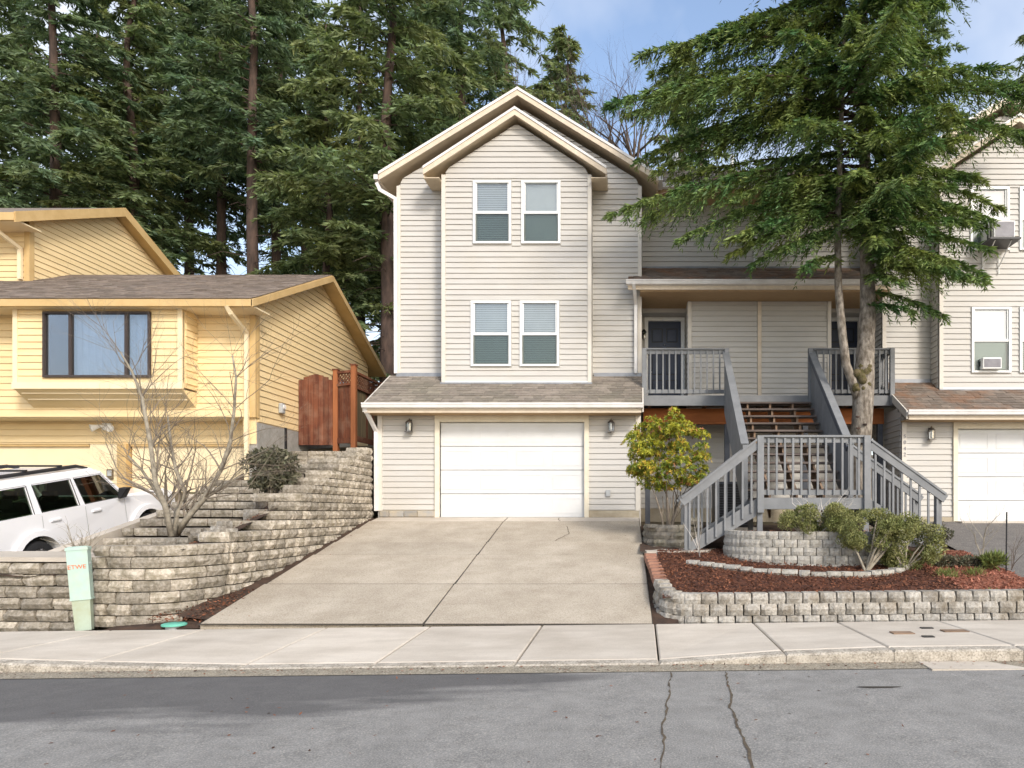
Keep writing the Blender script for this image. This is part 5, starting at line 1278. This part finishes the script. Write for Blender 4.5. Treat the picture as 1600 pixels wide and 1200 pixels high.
def trunk_mesh(seed, H, r0, z_to, bends=.12):
    rg = random.Random(seed); n = 12; pts, rad = [], []
    for i in range(n + 1):
        t = i / n; pts.append((rg.gauss(0, bends) * t, rg.gauss(0, bends) * t, -1.0 + (z_to + 1.0) * t)); rad.append(max(.03, r0 * (1 - t * z_to / H * .95) * (1.25 if i == 0 else 1)))
    return MB().tube(pts, rad, 10)
protos = []
for i, (H, Rm, z0, n, mt, r0) in enumerate(((26, 4.3, 7.0, 104, 'fir_mid', .34), (32, 3.9, 12.0, 92, 'fir_dark', .32), (24, 4.4, 1.5, 125, 'fir_mid', .30), (28, 4.2, 6.5, 100, 'fir_dark', .36), (20, 3.9, 1.0, 115, 'fir_mid', .26))):
    rg = random.Random(200 + i)
    br = fir_branches(rg, z0, min(H - .5, 25), H, Rm, n)
    v, q, limb = fir_crown(300 + i, br, ds=.34, l2=(.3, 1.35), n3=8, s3=.42, w3=.048, droop=.30, hang=.5, flat=.32)
    # dead, bare lower limbs
    for _ in range(26):
        z = rg.uniform(1.5, z0 + 1); a = rg.uniform(0, 6.28); L = rg.uniform(.5, 2.2)
        limb.tube([(0, 0, z), (math.cos(a) * L * .6, math.sin(a) * L * .6, z - .05 * L), (math.cos(a) * L, math.sin(a) * L, z - .3 * L)], [.02, .014, .005], 4, False)
    protos.append((fast_mesh('crown', v, q, mt), limb.mesh('limbs', 'bark_brown'), trunk_mesh(i, H, r0, H - 1.5).mesh('trunk', 'bark_brown')))
    for pme in protos[-1][1:]: pme.polygons.foreach_set("use_smooth", [True] * len(pme.polygons))
def fir(px, Y, kind, sc, label, z=None, group='firs in the grove behind the houses'):
    x = (px - 1000) * Y / F
    t = thing('fir_tree', label, 'tree', (x, Y, ground_z(x, Y) if z is None else z), group)
    cr, li, tr = protos[kind]; rz = random.uniform(0, 6.28)
    for nme, me in (('trunk', tr), ('limbs', li), ('crown', cr)):
        o = put(nme, me, None); o.parent = t; o.location = (0, 0, 0); o.rotation_euler.z = rz; o.scale = (sc, sc, sc)
        if nme == 'limbs': o['kind'] = 'stuff'
    return t
left = [(-40, 31, 3, 1.0), (35, 34, 0, 1.0), (85, 29, 3, .95), (150, 40, 0, 1.1), (207, 31, 0, 1.0), (252, 40, 1, 1.05), (296, 35, 1, 1.0), (346, 33, 1, .95), (394, 29, 1, .95), (432, 36, 1, 1.0), (478, 42, 3, 1.1), (510, 26.5, 4, .85), (562, 33, 2, 1.0), (606, 25.5, 0, .95), (655, 34, 2, 1.05), (722, 30, 3, 1.0), (785, 34, 0, 1.05), (852, 40, 4, 1.14), (884, 43, 2, 1.15)]
ordn = ['leftmost', 'second', 'third', 'fourth', 'fifth', 'sixth', 'seventh', 'eighth', 'ninth', 'tenth', 'eleventh', 'twelfth', 'thirteenth', 'fourteenth', 'fifteenth', 'sixteenth', 'seventeenth', 'eighteenth', 'nineteenth']
special = {8: 'fir with a thick straight reddish trunk rising behind the yellow house ridge', 11: 'bushy low fir just right of the yellow house ridge', 13: 'fir whose grey trunk stands against the cream house left corner', 18: 'rightmost fir of the grove, its crown edge against the blue sky'}
for i, (px, Y, k, sc) in enumerate(left):
    fir(px, Y, k, sc, special.get(i) or (f'tall green fir, {ordn[i]} from the left in the grove behind the houses'))
for px, Y, k, sc, lab in ((1065, 31, 4, .98, 'fir behind the roof ridge between blue sky and the large front conifer'), (1440, 30, 3, .82, 'fir behind the right unit gable at the upper right'), (1640, 34, 0, .95, 'fir at the far upper right edge behind the right unit')):
    fir(px, Y, k, sc, lab)

# ------------------------------------------------------------------ the big conifer in front of the duplex
FT = thing('front_conifer', 'large forked conifer with pale trunk growing between the stairs and right unit', 'tree', (4.62, 14.75, 1.1))
stem = [P(1345, 840, 14.75), P(1344, 760, 14.75), P(1345, 690, 14.75), P(1348, 640, 14.75), P(1349, 600, 14.75)]
m = MB().tube(stem + [P(1352, 560, 14.75), P(1356, 480, 14.8), P(1355, 400, 14.8), P(1352, 300, 14.8), P(1350, 150, 14.8), P(1348, 0, 14.8), P(1348, -250, 14.8)], [.27, .23, .215, .21, .225, .185, .165, .145, .125, .10, .08, .03], 14)
m.build('trunk', 'bark_grey', FT, smooth=True)
MB().tube([P(1344, 625, 14.72), P(1332, 595, 14.66), P(1322, 570, 14.62), P(1316, 520, 14.6), P(1310, 450, 14.6), P(1309, 380, 14.62), P(1312, 250, 14.65), P(1318, 100, 14.7), P(1320, -60, 14.7)], [.13, .10, .09, .085, .078, .07, .06, .04, .02], 12).build('trunk_fork', 'bark_grey', FT, smooth=True)
rgk = random.Random(5); m = MB()
for (px, py, Y, r) in ((1346, 590, 14.60, .20), (1351, 575, 14.62, .17), (1340, 604, 14.60, .12), (1353, 604, 14.60, .12)):
    c = P(px, py, Y)
    for j in range(7):
        pj = c + Vector((rgk.uniform(-.5, .5) * r, rgk.uniform(-.2, .2) * r, rgk.uniform(-.5, .5) * r)); m.lathe([(0, -r * .5), (r * .35, -r * .35), (r * .5, 0), (r * .33, r * .35), (0, r * .48)], pj, 8)
m.build('burl', 'moss', FT, smooth=True)
m = MB()
for px, py in ((1340, 650), (1352, 662), (1341, 668), (1349, 692)): 
    c = P(px, py, 14.51); m.lathe([(.045, 0), (.04, -.03), (.02, -.035), (0, -.02)], c, 8, 'z')
m.build('knot', 'bark_brown', FT)
rg = random.Random(77); br = []
def fb(z, az, L, lift, bx_=4.72): br.append(((bx_, 14.78, z), az, L, lift))
for k in range(118):
    z = rg.uniform(7.4, 15.5); az = rg.uniform(0, 6.2832)
    L = 4.6 * min(1, (19 - z) / 8.5) * rg.uniform(.35, 1.12)
    c, s_ = math.cos(az), math.sin(az)
    if c > .2: L *= .86
    if z < 8.6: L *= .72
    if s_ > .15 and z < 12.6: L = min(L, 1.75 / max(s_, .2) if abs(c) < .97 else L)
    if s_ < -.3: L *= .8
    if c > .3: L = min(L, lerp(z, [7.4, 8.2, 9.4, 10.5], [2.0, 2.3, 3.1, 4.2]))
    fb(z, az, L, rg.uniform(.0, .28), rg.choice((4.72, 4.72, 4.25)))
# signature boughs
fb(8.75, R(183), 5.3, .10); fb(8.9, R(190), 4.7, .05); fb(8.3, R(186), 3.9, .0); fb(10.6, R(178), 4.9, .18); fb(11.3, R(184), 4.7, .22); fb(7.9, R(200), 2.6, -.05, 4.25); fb(7.5, R(215), 1.6, -.1, 4.2)
fb(7.5, R(-20), 2.3, .02); fb(7.2, R(-8), 2.3, .0); fb(7.1, R(-60), 1.5, -.05); fb(6.75, R(-25), 1.9, .05); fb(6.6, R(-75), 1.1, -.1); fb(6.9, R(-40), 1.7, 0); fb(8.2, R(-6), 2.5, .08); fb(8.6, R(2), 2.8, .10); fb(9.8, R(-4), 3.5, .15); fb(6.3, R(-12), 1.5, -.1)
fb(7.9, R(192), 2.9, -.08); fb(8.1, R(196), 2.2, -.12, 4.25); fb(7.6, R(188), 1.9, -.15, 4.25); fb(6.9, R(-30), 2.2, -.05); fb(7.0, R(-55), 1.9, -.05); fb(7.3, R(-100), 1.5, -.05); fb(7.0, R(-140), 1.2, -.1, 4.2); fb(6.0, R(-35), .9, .0); fb(10.2, R(-15), 3.6, .1); fb(11.0, R(8), 3.9, .15)
for k in range(24):
    z = rg.uniform(7.3, 13.5); fb(z, R(rg.uniform(-150, -30)), rg.uniform(.9, 2.6), rg.uniform(-.05, .2), rg.choice((4.72, 4.25)))
for k in range(12):
    z = rg.uniform(8.4, 12.5); fb(z, R(rg.uniform(168, 205)), rg.uniform(3.0, 4.9), rg.uniform(.0, .2))
v, q, limb = fir_crown(501, br, ds=.13, l2=(.2, .95), n3=14, s3=.18, w3=.0175, droop=.27, hang=.85, jit=.22, flat=.3)
put('crown', fast_mesh('crown', v, q, 'fir_front'), FT)
limb.build('limbs', 'bark_brown', FT, smooth=True)['kind'] = 'stuff'

# ------------------------------------------------------------------ bare trees
def bare(mb, p, d, L, r, depth, rg, spread=.55, up=.25, kids=(2, 3), shrink=.72, segs=4, tips=None):
    pts, rad = [p], [r]
    for k in range(segs):
        d = (d + Vector((rg.gauss(0, .13), rg.gauss(0, .13), rg.gauss(0, .10) + up * .08))).normalized(); p = p + d * (L / segs); pts.append(p); rad.append(r * (1 - .38 * (k + 1) / segs))
    mb.tube(pts, rad, 7 if r > .03 else (5 if r > .012 else 3), False)
    if depth == 0: return
    n = rg.randint(*kids)
    for j in range(n):
        t = rg.uniform(.45, 1.0) if j else 1.0; i = min(len(pts) - 1, max(1, int(t * segs)))
        nd = (d + Vector((rg.gauss(0, spread), rg.gauss(0, spread), rg.gauss(0, spread * .6) + up * .3))).normalized()
        bare(mb, pts[i], nd, L * shrink * rg.uniform(.7, 1.15), rad[i] * rg.uniform(.5, .72) if j else rad[i] * .72, depth - 1, rg, spread, up, kids, shrink, segs, tips)
BTR = thing('bare_maple', 'bare pale branched small tree on the terrace in front of the yellow house', 'tree', (-7.25, 11.0, 1.15))
rg = random.Random(21); m, m2 = MB(), MB(); base = P(268, 836, 10.95)
stems = [[(268, 838), (258, 790), (243, 755), (236, 700), (228, 655), (222, 620), (206, 580), (188, 550)], [(272, 838), (276, 800), (290, 770), (275, 735), (268, 700), (262, 650)], [(276, 836), (290, 812), (318, 780), (345, 735), (360, 690), (366, 640), (369, 590), (363, 555)], [(278, 834), (296, 808), (325, 775), (355, 755), (385, 740)], [(266, 836), (262, 800), (245, 770), (222, 735), (200, 712)]]
for si, st in enumerate(stems):
    Ys = 10.95 + (si - 2) * .12; pts = [P(a, b, Ys + .05 * i * (1 if si % 2 else -1)) for i, (a, b) in enumerate(st)]
    rad = [.046 - .040 * i / len(pts) * (1 if si < 3 else .9) for i in range(len(pts))]; rad = [r * (1 if si < 3 else .8) for r in rad]
    m.tube(pts, rad, 8)
    for i in range(1, len(pts)):
        d0 = (pts[i] - pts[i - 1]).normalized()
        for j in range(3 if i < len(pts) - 1 else 4):
            nd = (d0 + Vector((rg.gauss(0, .75), rg.gauss(0, .55), rg.gauss(.2, .4)))).normalized()
            bare(m2, pts[i], nd, rg.uniform(.45, .75), rad[i] * rg.uniform(.30, .5), 4, rg, .45, .25, (2, 3), .76, 3)
m.build('trunk', 'bark_pale', BTR, smooth=True); m2.build('branches', 'twig_mid', BTR, smooth=True)
DT = thing('bare_tree', 'bare grey deciduous tree against blue sky right of the main gable', 'tree', (-1.2, 30, 3.5))
rg = random.Random(33); m = MB()
for k in range(10):
    x = -2.8 + k * .62 + rg.uniform(-.2, .2)
    bare(m, Vector((x * .25 - 1.2, 30, 3.0)), Vector((x * .06, rg.uniform(-.05, .05), 1)).normalized(), 11.5 + rg.uniform(-1, 1), .13, 0, rg)
    bare(m, Vector((x * .35 - .9 + x * .5, 30, 14.0)), Vector((x * .10, rg.uniform(-.1, .1), 1)).normalized(), 2.5, .13, 6, rg, .40, .3, (2, 3), .76, 3)
m.build('branches', 'twig', DT, smooth=True)
def twig_thing(name, label, cat, base, n, L, r, depth, mat, seed, tilt=.5, kids=(2, 3), spread=.45):
    t = thing(name, label, cat, base); rg = random.Random(seed); m = MB()
    for k in range(n):
        a = rg.uniform(0, 6.28); bare(m, Vector(base), Vector((math.cos(a) * tilt, math.sin(a) * tilt, 1)).normalized(), L * rg.uniform(.7, 1.2), r, depth, rg, spread, .2, kids, .72, 3)
    m.build('branches', mat, t); return t
twig_thing('dead_shrub', 'small leafless shrub behind the pale green utility post', 'shrub', (-7.85, 9.85, 1.0), 12, .28, .010, 2, 'bark_pale', 41, .6)
twig_thing('dead_shrub', 'bleached bare shrub in front of the stair landing rail', 'shrub', (3.0, 11.8, 1.32), 16, .36, .016, 3, 'twig_pale', 42, .9, spread=.6)
twig_thing('sapling', 'thin bare sapling before the right garage door', 'tree', (5.62, 11.6, .85), 2, .5, .014, 4, 'bark_pale', 43, .18)
twig_thing('dead_plant', 'pale dry stalks at the foot of the left stair post', 'plant', (1.0, 11.75, .9), 5, .38, .008, 1, 'twig_pale', 44, .35, (1, 2), .3)
st_ = tag(MB().tube([(5.72, 11.0, .6), (5.73, 11.0, 1.65)], .011, 6).build('garden_stake', 'black_metal'), 'thin black stake standing in the red mulch', 'stake')
twig_thing('dead_plant', 'reddish bare stems at the right picture edge', 'plant', (5.75, 10.9, .75), 4, .35, .007, 3, 'twig', 46, .5)

# ------------------------------------------------------------------ leafy shrubs
def leaf_blob(n, centers, rng, s=(.05, .09), w=.28, tilt=.0, out=.6):
    c = np.array([x[:3] for x in centers]); r = np.array([x[3] for x in centers]); wt = r ** 2; wt = wt / wt.sum()
    i = rng.choice(len(c), n, p=wt); d = unitv(rng.normal(0, 1, (n, 3))); rad = r[i] * rng.uniform(.35, 1, n) ** .5
    p = c[i] + d * rad[:, None] * np.array([1, 1, .85]); dr = d * out + rng.normal(0, .6, (n, 3)); dr[:, 2] += tilt
    sz = rng.uniform(*s, n); return p, dr, sz, i
def clumps(rng, cx, cy, cz, rx, ry, rz, n, r):
    d = unitv(rng.normal(0, 1, (n, 3))); rad = rng.uniform(.55, 1, n) ** .4
    return [(cx + a * rx * k, cy + b * ry * k, cz + c * rz * k, rng.uniform(*r)) for (a, b, c), k in zip(d, rad)]
# yellow-green pieris
PS = thing('yellow_green_shrub', 'tall yellow green shrub with bronze tips in the small block planter', 'shrub', (.55, 13.3, 1.35))
rng = np.random.default_rng(61)
cen = P(1042, 712, 13.3); cl = clumps(rng, cen.x, cen.y, cen.z, .72, .62, .74, 80, (.10, .23)) + clumps(rng, cen.x - .3, cen.y - .1, cen.z + .2, .3, .3, .25, 12, (.1, .17)) + [(cen.x + .62, cen.y - .05, cen.z - .05, .16), (cen.x + .72, cen.y, cen.z - .02, .11)]
cl += [(cen.x - .45, cen.y - .1, cen.z - .55, .17), (cen.x + .35, cen.y - .1, cen.z - .55, .17), (cen.x - .1, cen.y - .2, cen.z - .5, .2)]
cl += clumps(rng, cen.x + .1, cen.y, cen.z - .35, .6, .5, .35, 16, (.08, .18)) + clumps(rng, cen.x + .05, cen.y, cen.z + .6, .35, .3, .22, 8, (.1, .16))
cl = [c for c in cl if c[2] > 1.80]
V, Q, C = [], [], []; off = 0
rosettes = []
for (x, y, z, r) in cl:
    for k in range(int(13 * (r / .15) ** 2) + 6):
        d = unitv(rng.normal(0, 1, 3)); d[2] = abs(d[2]) * .8 + .05; rosettes.append((np.array([x, y, z]) + d * r * rng.uniform(.5, 1), d, z))
for (p, d, z) in rosettes:
    n = 11; a = rng.uniform(0, 6.28, n); ax = unitv(np.cross(d, [.3, .5, .2])); ay = np.cross(d, ax)
    dd = ax[None] * np.cos(a)[:, None] + ay[None] * np.sin(a)[:, None] + d[None] * rng.uniform(-.1, .7, n)[:, None]
    v, q = diamonds(np.repeat(p[None], n, 0), dd, rng.uniform(.045, .08, n), rng.uniform(.008, .012, n), rng, .5); V.append(v); Q.append(q + off); off += len(v)
    hgt = (z - 1.95) / 1.5; u = rng.random()
    col = np.array((.19, .26, .035)) if u < .50 - .32 * hgt else (np.array((.46, .45, .045)) if u < .82 else (np.array((.58, .40, .06)) if u < .94 else np.array((.40, .17, .075))))
    C.append(np.tile(np.append(col * rng.uniform(.75, 1.2), 1), (4 * n, 1)))
put('foliage', fast_mesh('foliage', np.concatenate(V), np.concatenate(Q), 'leaf_attr', colors=np.concatenate(C)), PS)
rg = random.Random(62); m = MB()
for k in range(9):
    a = rg.uniform(0, 6.28); bare(m, Vector((.52 + rg.gauss(0, .05), 13.25 + rg.gauss(0, .05), 1.33)), Vector((math.cos(a) * .27, math.sin(a) * .25, 1)).normalized(), .62, .024, 1, rg, .35, .4, (2, 2), .7, 3)
m.build('stems', 'twig_mid', PS, smooth=True)
def bush(name, label, base, cl, n, mat, s, w, seed, stems=6, tilt=.2, cat='shrub', bark='bark_pale', group=None, sr=.014):
    t = thing(name, label, cat, base, group); rng = np.random.default_rng(seed)
    p, dr, sz, _ = leaf_blob(n, cl, rng, s, tilt=tilt); v, q = diamonds(p, dr, sz, sz * w, rng, .4)
    put('foliage', fast_mesh('foliage', v, q, mat), t)
    rg = random.Random(seed); m = MB()
    for k in range(stems):
        c = rg.choice(cl); m.tube([base, (base[0] * .6 + c[0] * .4 + rg.gauss(0, .03), base[1] * .6 + c[1] * .4, base[2] * .55 + c[2] * .45), c[:3]], [sr * 1.3, sr, sr * .5], 5, False)
    m.build('stems', bark, t, smooth=True); return t
rng = np.random.default_rng(70)
bush('dark_shrub', 'grey green rhododendron like shrub on the terrace below the wooden gate', (-6.78, 12.9, 1.75), clumps(rng, -6.72, 12.85, 2.42, .42, .38, .30, 34, (.10, .17)), 3200, 'rhodo', (.07, .13), .20, 71, 9, -.25, sr=.02)
bush('variegated_bush', 'rounded yellowish bush left of the stairs right flight', (2.75, 11.35, 1.2), clumps(rng, 2.9, 11.4, 1.52, .55, .34, .22, 36, (.09, .16)), 14000, 'bush_green', (.022, .045), .22, 72, 8, .4)
bush('variegated_bush', 'tall thin stemmed green bush before the planter wall right end', (3.45, 10.75, .72), clumps(rng, 3.55, 10.85, 1.36, .46, .34, .30, 34, (.08, .16)), 11000, 'bush_green', (.022, .045), .22, 73, 7, .4, sr=.02)
bush('green_bush', 'dense leafy green bush at the foot of the right stair flight', (4.1, 10.9, .75), clumps(rng, 4.15, 10.9, 1.16, .46, .38, .38, 52, (.09, .17)), 15000, 'bush_green', (.022, .05), .26, 74, 8, .3)
bush('juniper', 'low dark spreading juniper on the red mulch', (5.0, 11.3, .8), [(4.6 + .1 * i, 11.3 + .05 * math.sin(i * 2), .86, .09) for i in range(11)], 2600, 'rhodo', (.03, .07), .2, 75, 6, .3)
bush('grass_clump', 'bright green grass clump beside the thin black stake', (5.55, 11.1, .8), [(5.5 + .05 * i, 11.1, .86, .09) for i in range(4)], 700, 'grass', (.08, .18), .07, 76, 2, .9, 'grass')
bush('mossy_shrub', 'small mossy shrub at the right driveway corner behind the bush', (5.45, 13.0, 1.05), clumps(rng, 5.45, 13.0, 1.25, .22, .2, .16, 14, (.06, .12)), 1600, 'rhodo', (.03, .06), .25, 77, 4)
for i, (x, y, lab) in enumerate(((4.55, 10.45, 'leftmost small grass tuft at the end of the stone edging'), (5.1, 10.75, 'small green grass tuft in the middle of the red mulch'), (5.35, 9.6, 'grass tuft behind the garden wall near the right picture edge'), (4.75, 9.5, 'thin grass tuft growing along the garden wall top'))):
    bush('grass_tuft', lab, (x, y, bed_z(x, y)), [(x - .08, y, bed_z(x, y) + .01, .08), (x + .08, y, bed_z(x, y) + .01, .08), (x, y, bed_z(x, y) + .01, .09)], 260, 'grass', (.05, .11), .07, 80 + i, 1, 1.0, 'grass', group='grass tufts in the red mulch')
hp = [(4.6 + .62 * math.cos(t), 14.3 + .5 * math.sin(t), 1.30 + .06 * math.sin(t * 2)) for t in np.linspace(-1.8, 1.2, 18)]
tag(MB().tube([(x + .55, y, z) for x, y, z in hp], .035, 8).build('drain_hose', 'black_metal'), 'black corrugated drain hose curving at the right driveway corner', 'hose')

# ------------------------------------------------------------------ fallen leaves and needles
def litter(name, label, pts, seed, mat, s=(.02, .05)):
    rg_ = np.random.default_rng(seed); p = np.array(pts, float); n = len(p); d = rg_.normal(0, 1, (n, 3)); d[:, 2] *= .15
    v, q = diamonds(p, d, rg_.uniform(*s, n), rg_.uniform(.004, .012, n), rg_, .85)
    o = put(name, fast_mesh(name, v, q, mat)); o['kind'] = 'stuff'; o['label'] = label; o['category'] = 'leaves'
rg = random.Random(91); pts = []
for k in range(420):
    x = rg.uniform(-8, 6); y = 6.95 - abs(rg.gauss(0, .12)); pts.append((x, y, road_z(x) + .018))
for k in range(160):
    x = rg.uniform(-8, 6); y = rg.uniform(4, 6.6); pts.append((x, y, road_z(x) + .006))
for k in range(90):
    y = rg.uniform(9.2, 15.4); x = rg.choice((DXL(y) + abs(rg.gauss(0, .35)), DXR(y) - abs(rg.gauss(0, .35)))); pts.append((x, y, drive_z(y) + .008))
litter('fallen_leaves', 'scattered brown leaf litter along the gutter and driveway edges', pts, 92, 'chips')
